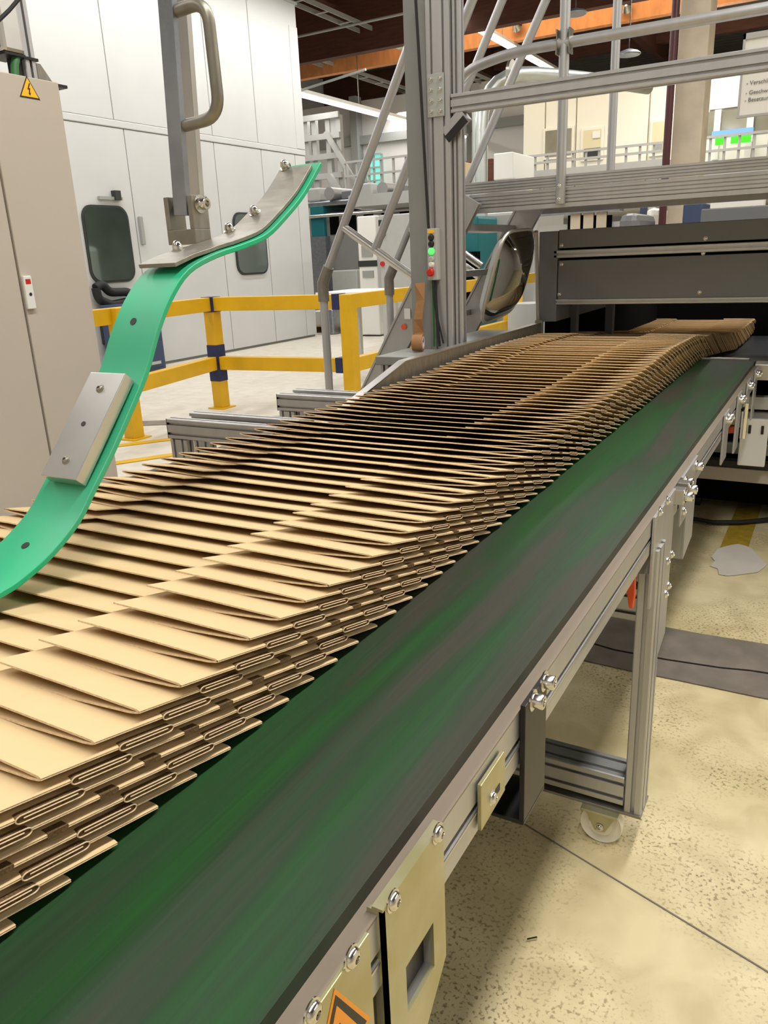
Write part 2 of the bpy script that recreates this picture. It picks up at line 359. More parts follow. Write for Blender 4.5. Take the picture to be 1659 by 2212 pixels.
# ---- cable trays / sprinkler pipes under the roof
def tray(x, y0, y1, z, label):
    t = thing('cable_tray', label, 'cable tray', (x, y0, z))
    for s in (-1, 1): MB().box(x+s*.16-.012, x+s*.16+.012, y0, y1, z, z+.09).build('side_rail', 'grey', t)
    y = y0
    while y < y1: MB().box(x-.15, x+.15, y, y+.06, z, z+.015).build('rung', 'grey', t); y += .9
tray(-9.8, 9, 30, 6.15, 'grey cable tray under the roof, nearer of the two right of the white enclosure')
tray(-12.6, 10, 34, 6.3, 'grey cable tray under the roof, farther left of the two')
for (a, b, l) in (((640, 80), (905, 22), 'thin pipe hung under the roof, crossing high above the white enclosure corner'),
                  ((650, 195), (790, 150), 'thin pipe under the roof just above the left tube light')):
    single(MB().tube([at(*a, Y=15), at(*b, Y=15)], .025, 8), 'ceiling_pipe', 'grey', l, 'pipe', at(*a, Y=15), smooth=True)
single(MB().tube([(-8.6, 14, 6.7), (-8.6, 30, 6.7)], .05, 8), 'ceiling_pipe', 'grey', 'straight conduit running along the hall under the dark beams', 'pipe', (-8.6, 14, 6.7), smooth=True)
# small lamps at the lit beam
for i, (u, v) in enumerate(((1117, 58), (1355, 18))):
    p = at(u, v, Y=yb-.25); t = thing('spot_lamp', ('small round chrome spot lamp on the orange beam, left one', 'small round chrome spot lamp on the orange beam, right one')[i], 'lamp', p)
    MB().lathe([(0, .16), (.05, .15), (.09, .08), (.13, 0), (.10, -.01), (0, .02)], p, (0, -1, .4), 16).build('reflector', 'chrome', t, smooth=True)
    MB().tube([p, p+Vector((0, .14, .1))], .02, 8).build('bracket', 'steel', t)
for i, (u, v) in enumerate(((1243, 32), (1358, 120))):
    p = at(u, v, Y=15.0); t = thing('high_bay_lamp', ('flat round dark lamp hanging left of the second walkway post', 'flat round grey lamp hanging under the dark beams right of the second walkway post')[i], 'lamp', p)
    MB().lathe([(0, 0), (.18, 0), (.20, .02), (.15, .06), (.06, .09), (0, .09)], p, (0, 0, 1), 20).build('housing', 'steel_dark', t, smooth=True)
    MB().tube([p+Vector((0, 0, .1)), (p.x, p.y, 7.5)], .008, 6).build('cord', 'black', t)
# ---------------------------------------------------------------- carton stream
ZB = .88; PIT = .0553; XRT = -.535; CW = .735; CL = .462; TK = .0021
def zt_at(y):
    pts = [(-2, 1.0), (2.3, 1.0), (3.2, 1.028), (3.7, 1.02), (4.2, .978), (5.0, .90), (5.7, .852), (6.4, .845), (9, .845)]
    for (a, b), (c, d) in zip(pts, pts[1:]):
        if a <= y <= c: k = (y-a)/(c-a); k = k*k*(3-2*k); return b+(d-b)*k
def zb_at(y):
    pts = [(-2, ZB), (4.02, ZB), (4.8, .81), (5.5, .745), (6.1, .735), (10, .735)]
    for (a, b), (c, d) in zip(pts, pts[1:]):
        if a <= y <= c: return b+(d-b)*(y-a)/(c-a)
def sheet(front, rear, yf, yr, t, cutmi=1, ny=3, curve=0):
    b = MB(); n = len(front)
    def nrm(P, i):
        a = Vector(P[max(i-1, 0)]); c = Vector(P[min(i+1, n-1)]); d = (c-a).normalized(); return Vector((-d.y, d.x))
    rows = []
    for j in range(ny+1):
        k = j/ny; y = yf+(yr-yf)*k; P = [(f[0]+(r[0]-f[0])*k, f[1]+(r[1]-f[1])*k) for f, r in zip(front, rear)]
        rows.append([[(p[0]+nrm(P, i).x*s*t/2, y, p[1]+nrm(P, i).y*s*t/2) for i, p in enumerate(P)] for s in (-1, 1)])
    vs = [v for r in rows for s in r for v in s]; I = lambda j, s, i: (j*2+s)*n+i
    fs = []; mi = []
    for j in range(ny):
        for s in (0, 1):
            for i in range(n-1): fs.append((I(j, s, i), I(j, s, i+1), I(j+1, s, i+1), I(j+1, s, i))); mi.append(0)
        for i in (0, n-1): fs.append((I(j, 0, i), I(j, 1, i), I(j+1, 1, i), I(j+1, 0, i))); mi.append(cutmi)
    for j in (0, ny):
        for i in range(n-1): fs.append((I(j, 0, i), I(j, 0, i+1), I(j, 1, i+1), I(j, 1, i))); mi.append(cutmi)
    k = len(b.v); b.v += [Vector(v) for v in vs]; b.f += fs; b.mi += mi
    return b
def carton_meshes(A, lift):
    zc = .0027
    def bottom(a):
        xs = [0, -.004, -.014] + [-.014-(CW-.028)*i/9 for i in range(1, 9)] + [-CW+.014, -CW+.004, -CW]
        out = []
        for x in xs:
            u = abs((x+CW/2)/(CW/2)); s = (1-u**3.5)
            z = zc if u > .999 else (.0014 if u > .985 else .0011-a*s)
            out.append((x, z))
        return out
    bp = sheet(bottom(A), bottom(A*.25), -CL, 0, TK)
    rf = lambda h: [(0, zc), (-.004, .0040), (-.014, .0043), (-.11, .0046+h*.6), (-.218, .0046+h)]
    lf = lambda h: [(-CW, zc), (-CW+.004, .0040), (-CW+.014, .0043), (-CW+.09, .0050+h*.4), (-CW+.172, .0040+h*.2)]
    r = sheet(rf(lift), rf(0), -CL, 0, TK); l = sheet(lf(lift), lf(0), -CL, -.02, TK)
    out = []
    for b, nm in ((bp, 'bottom_panel'), (r, 'right_flap'), (l, 'left_flap')):
        o = b.build(nm, ['card', 'card_edge'], None, smooth=False); out.append((nm, o.data)); bpy.data.objects.remove(o)
    # the cut-outs in the right fold: two long tab loops and a notch
    def loop(y0, y1):
        b = MB(); hh = .0035; n = 8; pts = []
        c = zc; yy0 = y0+hh; yy1 = y1-hh
        for i in range(n+1): a = math.pi/2+math.pi*i/n; pts.append((.0012, yy0+math.cos(a)*hh*1.6, c+math.sin(a)*hh))
        for i in range(n+1): a = -math.pi/2+math.pi*i/n; pts.append((.0012, yy1+math.cos(a)*hh*1.6, c+math.sin(a)*hh))
        b.prism([(-.006, p[1], p[2]) for p in pts], (.0066, 0, 0), 1)
        b.tube(pts+[pts[0]], .0007, 6, 0, caps=False)
        b.tube([(.0010, yy0+.002, c+.0004), (.0014, yy1-.002, c+.0008)], .0008, 5, 0)
        return b
    for y0, y1 in ((-CL*.815, -CL*.675), (-CL*.33, -CL*.19)):
        o = loop(y0, y1).build('tab_loop', ['card_edge', 'card_dark'], None); out.append(('tab_loop', o.data)); bpy.data.objects.remove(o)
    nb = MB().box(-.010, .0009, -CL*.515, -CL*.47, .0002, .0052)
    o = nb.build('fold_notch', 'card_dark', None); out.append(('fold_notch', o.data)); bpy.data.objects.remove(o)
    return out
variants = [carton_meshes(a, l) for a, l in ((.0095, .0022), (.0085, .0018), (.0105, .0026), (.0090, .0030))]
flat_variants = [carton_meshes(.006, .0014)]
LM = [(.21, 'cut by the bottom left frame corner', 0), (.33, 'ending beside the warning triangle', 0), (.44, 'ending beside the bearing plate edge', 0), (.60, 'ending beside the window plate', 0),
      (.76, 'ending beside the small slotted plate', 0), (.93, 'ending beside the black bracket', 0), (1.60, 'ending between black bracket and leg plate', 0), (1.76, 'ending beside the leg plate', 0),
      (1.87, 'ending beside the clamp blocks', 0), (2.10, 'ending beside the hanging plate', 0), (2.42, 'ending just beyond the hanging plate', 0), (4.05, 'on the dense far stretch before the grey machine', 0), (99, 'inside the dark opening of the grey machine', 0)]
n = 0; tip = .284-PIT*3
ALLT = []
while tip < 7.2: ALLT.append(tip); tip += PIT
tip = .284-PIT*3
while tip < 7.2:
    near = tip < 4.4
    for ymax, lm, wd in LM:
        if tip < ymax: break
    mem = [t_ for t_ in ALLT if (lo_ := max([0]+[q_[0] for q_ in LM if q_[0] < ymax])) <= t_ < ymax] if lm != LM[0][1] else [t_ for t_ in ALLT if t_ < ymax]
    pos = mem.index(min(mem, key=lambda q_: abs(q_-tip)))
    wds = {1: [''], 2: ['nearer ', 'farther '], 3: ['nearest ', 'middle ', 'farthest ']}.get(len(mem))
    if wds:
        lab = wds[pos]+('' if len(mem) == 1 else 'of the %s ' % ('two' if len(mem) == 2 else 'three'))+'flat cartons '*(len(mem) > 1)+'flat carton '*(len(mem) == 1)+lm; grp = 'flat cartons '+lm
        lab = 'brown folded one, '+lab if len(lab.split()) < 12 else lab
    elif len(mem) <= 12:
        lab = ['nearest', 'second', 'third', 'fourth', 'fifth', 'sixth', 'seventh', 'eighth', 'ninth', 'tenth', 'eleventh', 'twelfth'][pos]+' brown flat carton '+lm+', counted from camera'; grp = 'flat cartons '+lm
    else: lab = 'brown folded flat carton '+lm; grp = 'flat cartons '+lm
    zbt = zb_at(tip)+.0035; yf = tip-.447; zf = zt_at(yf)-.0055
    ang = math.atan2(zf-zbt, .447)
    jx = random.uniform(-.0016, .0016)
    r = bpy.data.objects.new('folded_carton', None); col.objects.link(r); r.empty_display_size = .03
    r['label'] = lab; r['category'] = 'carton'; r['group'] = grp
    r.location = (XRT+jx, tip+random.uniform(-.0015, .0015), zbt)
    r.rotation_euler = (-ang, random.uniform(-.001, .001), random.uniform(-.0025, .0025))
    vs = variants[n % 4] if tip < 5.3 else flat_variants[0]
    if tip > 4.0: r.location.x += random.uniform(-.004, .004)
    for nm, me in vs:
        if not near and nm in ('tab_loop', 'fold_notch'): continue
        if tip > 3.0 and nm == 'fold_notch': continue
        o = bpy.data.objects.new(nm, me); col.objects.link(o); o.parent = r
    tip += PIT; n += 1
# ---------------------------------------------------------------- the belt conveyor
YN, YE = -.55, 4.02
conv = thing('belt_conveyor', 'long green belt conveyor on slotted aluminium frame carrying the stream of cartons', 'conveyor', (-.8, 1.7, 0))
bx0, bx1 = -1.37, -.303
bp = []
zt_, zb2 = ZB, ZB-.085
for i in range(9): a = math.pi/2*(1-i/8*2); bp.append((YE-.045+math.cos(a)*.0425, ZB-.0425+math.sin(a)*.0425))
for i in range(9): a = -math.pi/2-math.pi*i/8; bp.append((YN+.045+math.cos(a)*.0425, ZB-.0425+math.sin(a)*.0425))
MB().prism([(bx0, y, z) for y, z in bp], (bx1-bx0, 0, 0)).build('belt', 'belt', conv, smooth=True)
XO = -.285                                                  # outer face of the side profile
def rail_(x0, x1, name):
    MB().ex(((x0+x1)/2, YN+.05, .822), ((x0+x1)/2, YE-.06, .822), abs(x1-x0), .076).build(name, 'alu', conv)
rb_ = MB(); rb_.prism([(XO-.040, YN+.05, .784), (XO, YN+.05, .784), (XO, YN+.05, .814), (XO-.008, YN+.05, .814), (XO-.008, YN+.05, .824), (XO, YN+.05, .824), (XO, YN+.05, .860), (XO-.040, YN+.05, .860)], (0, YE-.11-YN, 0))
rb_.build('side_profile', 'alu', conv)
MB().box(XO-.001, XO+.0015, YN+.05, YE-.06, .8105, .8135).build('slot_highlight', 'alu_bright', conv)  # bright strip paints the highlight along the slot edge
MB().box(XO-.018, XO, YN+.05, YE-.06, .8602, .8625).build('rail_top_cover', 'rail_tan', conv)  # added cover that dulls the bright reflection on the rail top
MB().box(XO-.024, XO-.0205, YN+.05, YE-.08, .858, .8775).build('edge_gap_strip', 'rubber', conv)  # dark strip stands in for the shaded gap at the belt edge
rail_(-1.42, -1.38, 'side_profile')
MB().box(-1.425, -1.38, YN, 1.98, .861, .930).build('left_guard', 'black', conv, bevel=.002)
MB().tube([(-.303, YN+.1, .772), (-.303, YE-.2, .772)], .009, 12).build('drive_rod', 'rubber', conv, smooth=True)
MB().box(bx0, XO-.045, YE-.012, YE+.022, ZB-.012, ZB+.004).build('end_bar', 'alu_bright', conv, bevel=.002)
# cross frames and legs
def legset(y0, front=True):
    lg = MB().ex((-.290, y0+.04, .112), (-.290, y0+.04, .785), .04, .08, (0, 1, 0)).build('leg', 'alu', conv)
    MB().ex((-1.395, y0+.04, .112), (-1.395, y0+.04, .785), .04, .08, (0, 1, 0)).build('leg', 'alu', conv)
    return lg
lg = legset(1.62)
MB().ex((-1.395, 3.34, 0), (-1.395, 3.34, .785), .04, .08, (0, 1, 0)).build('leg', 'alu', conv)
for yy in (1.66,):
    MB().ex((-.312, yy, .165), (-1.375, yy, .165), .08, .08).build('cross_profile', 'alu', conv)
    MB().ex((-.312, yy+.0, .645), (-1.375, yy, .645), .04, .08).build('cross_profile', 'alu', conv)
MB().box(-1.415, -.268, 1.615, 1.705, .105, .112).build('foot_plate', 'steel', conv, bevel=.001)
# casters
def caster(x, y):
    zc = .052; r = .052
    f = MB().box(x-.045, x+.045, y-.04, y+.04, .099, .105)
    for s in (-1, 1):
        yy = y+s*.021
        f.prism([(x-.042, yy-.0015, .100), (x+.042, yy-.0015, .100), (x+.012, yy-.0015, zc-.012), (x-.012, yy-.0015, zc-.012)], (0, .003, 0))
    fk = f.build('caster_fork', 'zinc', conv, bevel=.001)
    MB().lathe([(.008, -.016), (.028, -.016), (.030, -.010), (.044, -.010), (.050, -.014), (r, -.008), (r, .008), (.050, .014), (.044, .010), (.030, .010), (.028, .016), (.008, .016)], (x, y, zc), (0, 1, 0), 36).build('wheel', 'nylon', fk, smooth=True)
    bolt(fk, (x, y-.0235, zc), (0, -1, 0), .008, 'button')
cp = at(1300, 1790, Y=1.63)
caster(-.362, 1.635); caster(-1.30, 1.66)
# gusset and clamp lever at the top of the leg
g0 = at(1375, 1185, Y=1.612); g1 = at(1412, 1185, Y=1.612); g2 = at(1408, 1240, Y=1.612); g3 = at(1335, 1240, Y=1.612)
MB().prism([g0, g1, g2, g3], (0, .004, 0)).build('gusset_plate', 'grey_sheet', conv, bevel=.001)
lev = MB()
lv = at(1358, 1248, Y=1.53)
lev.lathe([(0, .0), (.011, .0), (.0125, .006), (.0125, .022), (.009, .026), (0, .026)], lv+Vector((0, .03, 0)), (0, -1, 0), 14)
lev.prism([lv+Vector((-.011, 0, .010)), lv+Vector((.012, 0, .010)), lv+Vector((.014, 0, -.04)), lv+Vector((.012, 0, -.068)), lv+Vector((.004, 0, -.068))], (0, .014, 0))
MB.build(lev, 'clamp_lever', 'orange', conv, bevel=.002)
# zinc-plated plates on the outer face
XP = XO+.002
def plate(name, pts, t=.004, m_='zinc', holes=None, X=None):
    X = XP if X is None else X
    b = MB(); b.prism([(X, y, z) for y, z in pts], (t, 0, 0)); return b.build(name, m_, conv, bevel=.0008)
k_ = lambda u, v, X=XP+.004: at(u, v, X=X)
def yz(u, v, X=XP+.004): p = at(u, v, X=X); return (p.y, p.z)
ZT = .868
# plate 1 with warning triangle
y1 = yz(797, 2000)[0]
p1 = plate('bearing_plate', [(y1-.165, ZT), (y1, ZT), (y1, .735), (y1-.012, .715), (y1-.165, .715)])
for u, v in ((672, 2185), (757, 2067)): bolt(p1, k_(u, v), (1, 0, 0), .0085)
a = Vector(k_(722, 2135)); h = .082
tri = lambda s, X, dz=0: [(X, a.y, a.z-.0+ (s-1)*.0 - (1-s)*h*.55), (X, a.y+h*.58*s, a.z-h+(1-s)*h*.33), (X, a.y-h*.58*s, a.z-h+(1-s)*h*.33)]
sg = MB().prism(tri(1.0, XP+.0042), (.0005, 0, 0)).build('warning_label', 'warn_orange', p1)
MB().prism(tri(.86, XP+.0047), (.0003, 0, 0)).build('triangle_border', 'ink', p1)
MB().prism(tri(.62, XP+.0050), (.0003, 0, 0)).build('triangle_field', 'warn_orange', p1)
# pictogram: hand and roller strokes
pic = MB()
cy, cz = a.y, a.z-h*.62
pic.prism([(XP+.0053, cy+math.cos(t*math.pi/6)*.010+.004, cz-.006+math.sin(t*math.pi/6)*.010) for t in range(12)], (.0003, 0, 0))
pic.prism([(XP+.0053, cy-.018, cz+.004), (XP+.0053, cy+.002, cz+.014), (XP+.0053, cy+.004, cz+.009), (XP+.0053, cy-.018, cz-.002)], (.0003, 0, 0))
pic.build('pictogram', 'ink', p1)
# plate 2: bent plate with rectangular window
ya, yb2 = yz(826, 1960)[0], yz(957, 1760)[0]
h0 = yz(877, 2090); h1 = yz(936, 1992); hz0 = yz(937, 2090)[1]
zlow = yz(905, 2212)[1]
b = MB(); X0 = XP; T = .004
def rect(b, y0, y1, z0, z1): b.box(X0, X0+T, y0, y1, z0, z1)
yh0, yh1, zh0, zh1 = h0[0], h1[0], hz0, h0[1]
rect(b, ya, yb2, zh1, ZT); rect(b, ya, yh0, zlow-.03, zh1); rect(b, yh1, yb2, zh0, zh1)
b.prism([(X0, yh0, zh0), (X0, yb2, zh0), (X0, yb2, yz(960, 2070)[1]), (X0, yb2-.055, zlow-.03), (X0, yh0, zlow-.03)], (T, 0, 0))
b.box(X0-.012, X0+T, ya, ya+.004, zlow-.03, ZT)
b.box(X0-.007, X0+T, ya, yb2, ZT, ZT+.003)
p2 = b.build('window_plate', 'zinc', conv)
MB().box(X0-.075, X0, yh0-.003, yh0, zh0, zh1).build('hole_side', 'steel', p2)
MB().box(X0-.075, X0, yh0, yh1, zh0-.003, zh0).build('hole_floor', 'rim', p2)
MB().box(X0-.075, X0, yh1, yh1+.003, zh0, zh1).build('hole_side', 'grey_sheet', p2)
MB().box(X0-.079, X0-.075, yh0, yh1, zh0, zh1+.01).build('hole_back', 'steel_dark', p2)
for u, v in ((847, 1945), (943, 1800)): bolt(p2, k_(u, v), (1, 0, 0), .0085)
# dark box behind the plates (drive cover)
MB().box(-.345, XO-.006, y1-.14, yb2-.01, .655, .783).build('drive_cover', 'black', conv, bevel=.003)
MB().box(-.37, -.33, y1+.008, ya+.02, .58, .72).build('motor_end', 'grey_sheet', conv, bevel=.004)
# small plate
s0 = yz(1038, 1697); s1 = yz(1090, 1622)
p3 = plate('slotted_plate', [(s0[0], s0[1]), (s1[0]-.004, s0[1]), (s1[0], s0[1]-.004), (s1[0], s0[1]-.056), (s0[0], s0[1]-.060)], .005)
sp3 = k_(1062, 1722); MB().box(XP+.0051, XP+.0056, sp3[1]-.002, sp3[1]+.022, sp3[2]-.0045, sp3[2]+.0045).build('slot', 'ink', p3)
bolt(p3, sp3, (1, 0, 0), .0075)
# black bracket hung from the rail
b0 = yz(1131, 1485); b1 = yz(1178, 1430); zlo = yz(1132, 1765)[1]
br = MB().box(XP, XP+.007, b0[0], b1[0], zlo, .872)
br.box(XP-.075, XP+.007, b0[0], b1[0], zlo-.006, zlo)
pb = br.build('black_bracket', 'black', conv, bevel=.001)
bolt(pb, k_(1150, 1512, XP+.007), (1, 0, 0), .0095, 'cap'); bolt(pb, k_(1174, 1471, XP+.007), (1, 0, 0), .0095, 'cap')
# plates at the leg
l0 = yz(1416, 1098)[0]; l1 = yz(1458, 1058)[0]
pl = plate('leg_plate', [(l0, ZT), (l1, ZT), (l1, .50), (l0+.075, .46), (l0+.075, .66), (l0, .66)], .006, 'alu')
for u, v in ((1424, 1105), (1440, 1082), (1450, 1197), (1441, 1212), (1443, 1265), (1437, 1283)): bolt(pl, k_(u, v, XP+.006), (1, 0, 0), .009, 'button')
MB().box(XP+.006, XP+.0068, l0+.03, l0+.06, .70, .78).build('window_slot', 'seam', pl)
for u, v in ((1460, 1050), (1470, 1037)):
    dy = yz(u, v)[0]
    q = MB().box(XP, XP+.026, dy-.016, dy+.016, .83, .866).build('clamp_block', 'alu_bright', conv, bevel=.002)
    bolt(q, (XP+.026, dy, .848), (1, 0, 0), .011, 'cap')
l2 = yz(1476, 1010)[0]; l3 = yz(1508, 975)[0]
ph = plate('hanging_plate', [(l2, ZT), (l3, ZT), (l3, .64), (l2+.10, .62), (l2+.10, .74), (l2, .74)], .006, 'alu')
MB().box(XP-.05, XP, l2+.10, l2+.106, .62, .80).build('folded_lip', 'alu', ph)
for dy in (.04, l3-l2-.03): bolt(ph, (XP+.006, l2+dy, .845), (1, 0, 0), .011, 'cap')
bolt(ph, (XP+.006, l2+.04, .77), (1, 0, 0), .010, 'button')
for k, yy in enumerate((2.72, 3.10, 3.42, 3.74)):
    p_ = plate('rail_plate', [(yy, ZT), (yy+.12, ZT), (yy+.12, .70-.05*(k % 2)), (yy, .70-.05*(k % 2))], .006, 'alu')
    for dy in (.03, .09): bolt(p_, (XP+.006, yy+dy, .845), (1, 0, 0), .011, 'cap')
ovp = MB().box(-.30, -.235, YE-.10, YE+.02, .80, .872); e1 = ovp.build('end_bearing', 'alu_bright', conv, bevel=.004)
bolt(e1, (-.235, YE-.05, .84), (1, 0, 0), .013, 'cap')
MB().tube([(XP+.012, 3.33, .80), (XP+.012, 3.33, .66)], .012, 10).build('adjusting_rod', 'chrome', conv, smooth=True)
lv2 = at(1560, 930, X=-.33)
MB().bar(lv2+Vector((-.03, 0, 0)), lv2+Vector((.05, 0, .01)), .03, .028).build('clamp_lever', 'orange', conv, bevel=.005)
# cross beams sticking out on the left
for j, (X, Y, Z) in enumerate(((-2.1, 2.07, .872), (-2.1, 2.74, .852))):
    MB().ex((X, Y+.02, Z-.036), (-1.43, Y+.02, Z-.036), .04, .074).build('outrigger_profile', 'alu', conv)
    MB().box(X-.003, X, Y, Y+.04, Z-.073, Z).build('end_cap', 'black', conv)
    MB().ex((X+.045, Y+.02, .02), (X+.045, Y+.02, Z-.075), .08, .04, (0, 1, 0)).build('outrigger_leg', 'alu', conv)
    MB().ex((X+.045, Y+.14, .02), (X+.045, Y+.14, Z-.075), .08, .04, (0, 1, 0)).build('outrigger_leg', 'alu', conv)
    MB().ex((X+.0, Y+.14, Z-.036), (-1.43, Y+.14, Z-.036), .04, .074).build('outrigger_profile', 'alu', conv)
# ---- left side guide wall
gw = thing('guide_rail', 'long brown-grey sheet metal guide rail along the left edge of the carton stream', 'guide rail', (-1.31, 2.9, .93))
prof = [(1.86, .90), (1.90, .925), (2.45, 1.05), (3.93, 1.05), (3.93, .90)]
MB().prism([(-1.300, y, z) for y, z in prof], (-.006, 0, 0)).build('sheet', 'steel', gw)
MB().prism([(-1.300, 1.88, .915), (-1.300, 2.45, 1.05), (-1.300, 2.45, 1.054), (-1.300, 1.88, .919)], (-.030, 0, 0)).build('top_flange', 'alu_bright', gw)
MB().box(-1.330, -1.299, 2.45, 3.93, 1.05, 1.054).build('top_flange', 'alu_bright', gw)
MB().box(-1.335, -1.296, 3.925, 3.945, .90, 1.065).build('end_post', 'steel', gw, bevel=.002)
# ---- side table with the gantry
gt = thing('side_platform', 'grey platform box beside the guide rail carrying the gantry post', 'platform', (-1.6, 3.1, 0))
MB().box(-1.64, -1.34, 2.82, 3.95, .98, 1.015).build('table_top', 'grey_sheet', gt, bevel=.003)
for x, y in ((-1.61, 2.86), (-1.45, 2.86), (-1.61, 3.90), (-1.45, 3.90)):
    MB().ex((x, y, 0), (x, y, .98), .04, .04, (0, 1, 0)).build('leg', 'alu', gt)
gp = thing('gantry_frame', 'tall aluminium gantry post with long crossbeam over the conveyor', 'gantry', (-1.46, 3.12, 1.015))
px0, px1 = -1.512, -1.412
post = MB().ex(((px0+px1)/2, 3.12, 1.015), ((px0+px1)/2, 3.12, 3.4), .10, .05, (0, 1, 0)).build('post', 'alu', gp)
MB().ex((-1.392, 3.135, 1.015), (-1.392, 3.135, 3.4), .035, .04, (0, 1, 0)).build('post', 'alu', gp)
MB().box(-1.608, px0-.002, 3.10, 3.15, 1.015, 3.4).build('cover_sheet', 'grey_sheet', gp, bevel=.002)
bt = at(965, 205, Y=3.10).z; zb3 = at(965, 246, Y=3.10).z
MB().ex((-1.408, 3.12, (bt+zb3)/2), (.9, 3.12, (bt+zb3)/2), .05, bt-zb3).build('crossbeam', 'alu', gp)
jl = at(923, 162, Y=3.09); jr = at(960, 250, Y=3.09)
jp = MB().box(jl.x, jr.x, 3.086, 3.094, jr.z, jl.z).build('joint_plate', 'zinc_pale', gp, bevel=.001)
for i in range(4):
    for s in (.22, .78): bolt(jp, (jl.x+(jr.x-jl.x)*s, 3.086, jr.z+(jl.z-jr.z)*(.12+.25*i)), (0, -1, 0), .007, 'cap')
bA = at(1006, 246, Y=3.12); bB = at(966, 292, Y=3.12)
MB().bar(bA, bB, .05, .045, (0, 1, 0)).build('corner_brace', 'alu', gp)
MB().bar(bA+Vector((.01, -.025, -.02)), bB+Vector((.01, -.025, -.02)), .03, .004, (0, 1, 0)).build('brace_cover', 'black', gp)
pts = [at(u, v, Y=3.07) for u, v in ((898, 0), (905, 120), (915, 300), (925, 480), (935, 600), (950, 748))]
MB().tube(pts, .006, 8).build('black_cable', 'rubber', gp, smooth=True)
MB().tube([at(u, v, Y=3.08) for u, v in ((934, 606), (936, 660), (938, 748))], .005, 8).build('green_cable', 'cable_green', gp, smooth=True)
MB().tube([at(u, v, Y=3.075) for u, v in ((940, 606), (946, 690), (958, 742))], .004, 8).build('grey_cable', 'rubber', gp, smooth=True)
# control box on the post
c0 = at(921, 494, Y=3.06); c1 = at(944, 605, Y=3.06)
cb = thing('control_box', 'narrow grey push-button box on the gantry post with lit green and red buttons', 'control box', (c0.x, 3.10, c1.z))
MB().box(c0.x, c1.x, 3.062, 3.099, c1.z, c0.z).build('housing', 'grey', cb, bevel=.003)
cx = (c0.x+c1.x)/2-.002
for j, (v, mm, r, nm, lb) in enumerate(((500, 'warn', .013, 'label_plate', 'yellow label plate'), (513, 'ink', .012, 'push_button', 'black push button, upper'), (527, 'ink', .012, 'push_button', 'black push button, lower'), (543, 'green_led', .013, 'push_button', 'lit green push button'),
                                (560, 'grey', .012, 'push_button', 'grey push button'), (571, 'white', .011, 'push_button', 'white push button'), (588, 'red', .017, 'stop_button', 'red mushroom stop button'))):
    z = at(932, v, Y=3.06).z
    if nm == 'label_plate': o = MB().box(cx-.014, cx+.014, 3.060, 3.063, z-.006, z+.006).build(nm, mm, cb)
    else:
        d = .022 if nm == 'stop_button' else .009
        o = MB().lathe([(r*1.15, 0), (r*1.15, .003), (r*.95, .003), (r*.95, d*.7), (r*.7, d), (0, d)] if nm != 'stop_button' else [(r*.6, 0), (r*.6, .010), (r, .011), (r, .018), (r*.7, .024), (0, .025)], (cx, 3.062, z), (0, -1, 0), 18).build(nm, mm, cb, smooth=True)
    o['label'] = lb
# tape roll with hanging paper
tp = at(903, 738, Y=3.0)
tr = thing('paper_tape_roll', 'roll of brown paper tape beside the gantry post with a long strip hanging up', 'tape roll', (tp.x, 3.0, 1.018))
MB().lathe([(.018, -.022), (.034, -.022), (.034, .022), (.018, .022), (.018, -.022)], (tp.x, 3.0, 1.052), (-1, -.25, 0), 28).build('roll', 'brown_paper', tr, smooth=True)
MB().lathe([(.017, -.0235), (.026, -.0235), (.026, .0235), (.017, .0235), (.017, -.0235)], (tp.x, 3.0, 1.052), (-1, -.25, 0), 28).build('core', 'roll_pink', tr, smooth=True)
ps = [at(u, v, Y=3.02) for u, v in ((905, 612), (908, 650), (904, 690), (903, 720), (905, 740))]
sb = MB(); W = .042
for i, p in enumerate(ps):
    sb.v += [p+Vector((-W/2, .006*math.sin(i*2), 0)), p+Vector((W/2, .010*math.cos(i*2), .003))]
for i in range(len(ps)-1): sb.f.append((2*i, 2*i+1, 2*i+3, 2*i+2)); sb.mi.append(0)
st = sb.build('paper_strip', 'brown_paper', tr); sm = st.modifiers.new('s', 'SOLIDIFY'); sm.thickness = .001
# ---------------------------------------------------------------- dark grey machine
YM = 3.98
ma_ = thing('packing_machine', 'big dark grey machine hood with wide dark opening swallowing the carton stream', 'machine', (-.3, 5.2, 0))
xl = -1.315; zt0 = at(1205, 497, Y=YM).z; zb0 = at(1205, 657, Y=YM).z
zc0 = at(1180, 695, Y=YM).z
mx0 = at(1204, 600, Y=YM).x
MB().box(at(1163, 600, Y=YM).x, mx0-.003, YM, YM+1.9, zc0, zt0-.004).build('side_column', 'machine', ma_, bevel=.004)
zs1 = at(1205, 545, Y=YM).z; zs2 = at(1205, 561, Y=YM).z
MB().box(mx0, 1.2, YM+.006, YM+.06, zs1+.018, zt0).build('upper_panel', 'machine', ma_, bevel=.003)
MB().box(mx0, 1.2, YM+.006, YM+.06, zb0+.022, zs2-.004).build('lower_panel', 'machine', ma_, bevel=.003)
MB().ex((mx0-.02, YM+.02, (zs1+zs2)/2+.008), (1.2, YM+.02, (zs1+zs2)/2+.008), .04, .036).build('trim_profile', 'alu', ma_)
MB().ex((mx0-.01, YM+.02, zb0+.01), (1.2, YM+.02, zb0+.01), .04, .026).build('trim_profile', 'alu', ma_)
MB().box(mx0, 1.2, YM+.06, YM+1.7, zt0-.012, zt0-.004).build('roof_panel', 'machine', ma_)  # unseen from the camera, depth set so overhead light reaches the far cartons
MB().box(mx0-.5, 1.2, YM+2.7, YM+2.76, .3, zt0-.05).build('inner_shade_back', 'void', ma_)  # black sheet stands in for the shade deep in the opening
MB().box(mx0-.08, mx0+.0, YM+.06, YM+2.6, .3, zc0).build('inner_shade_side', 'void', ma_)  # black side sheet, the opening's shade in its colour
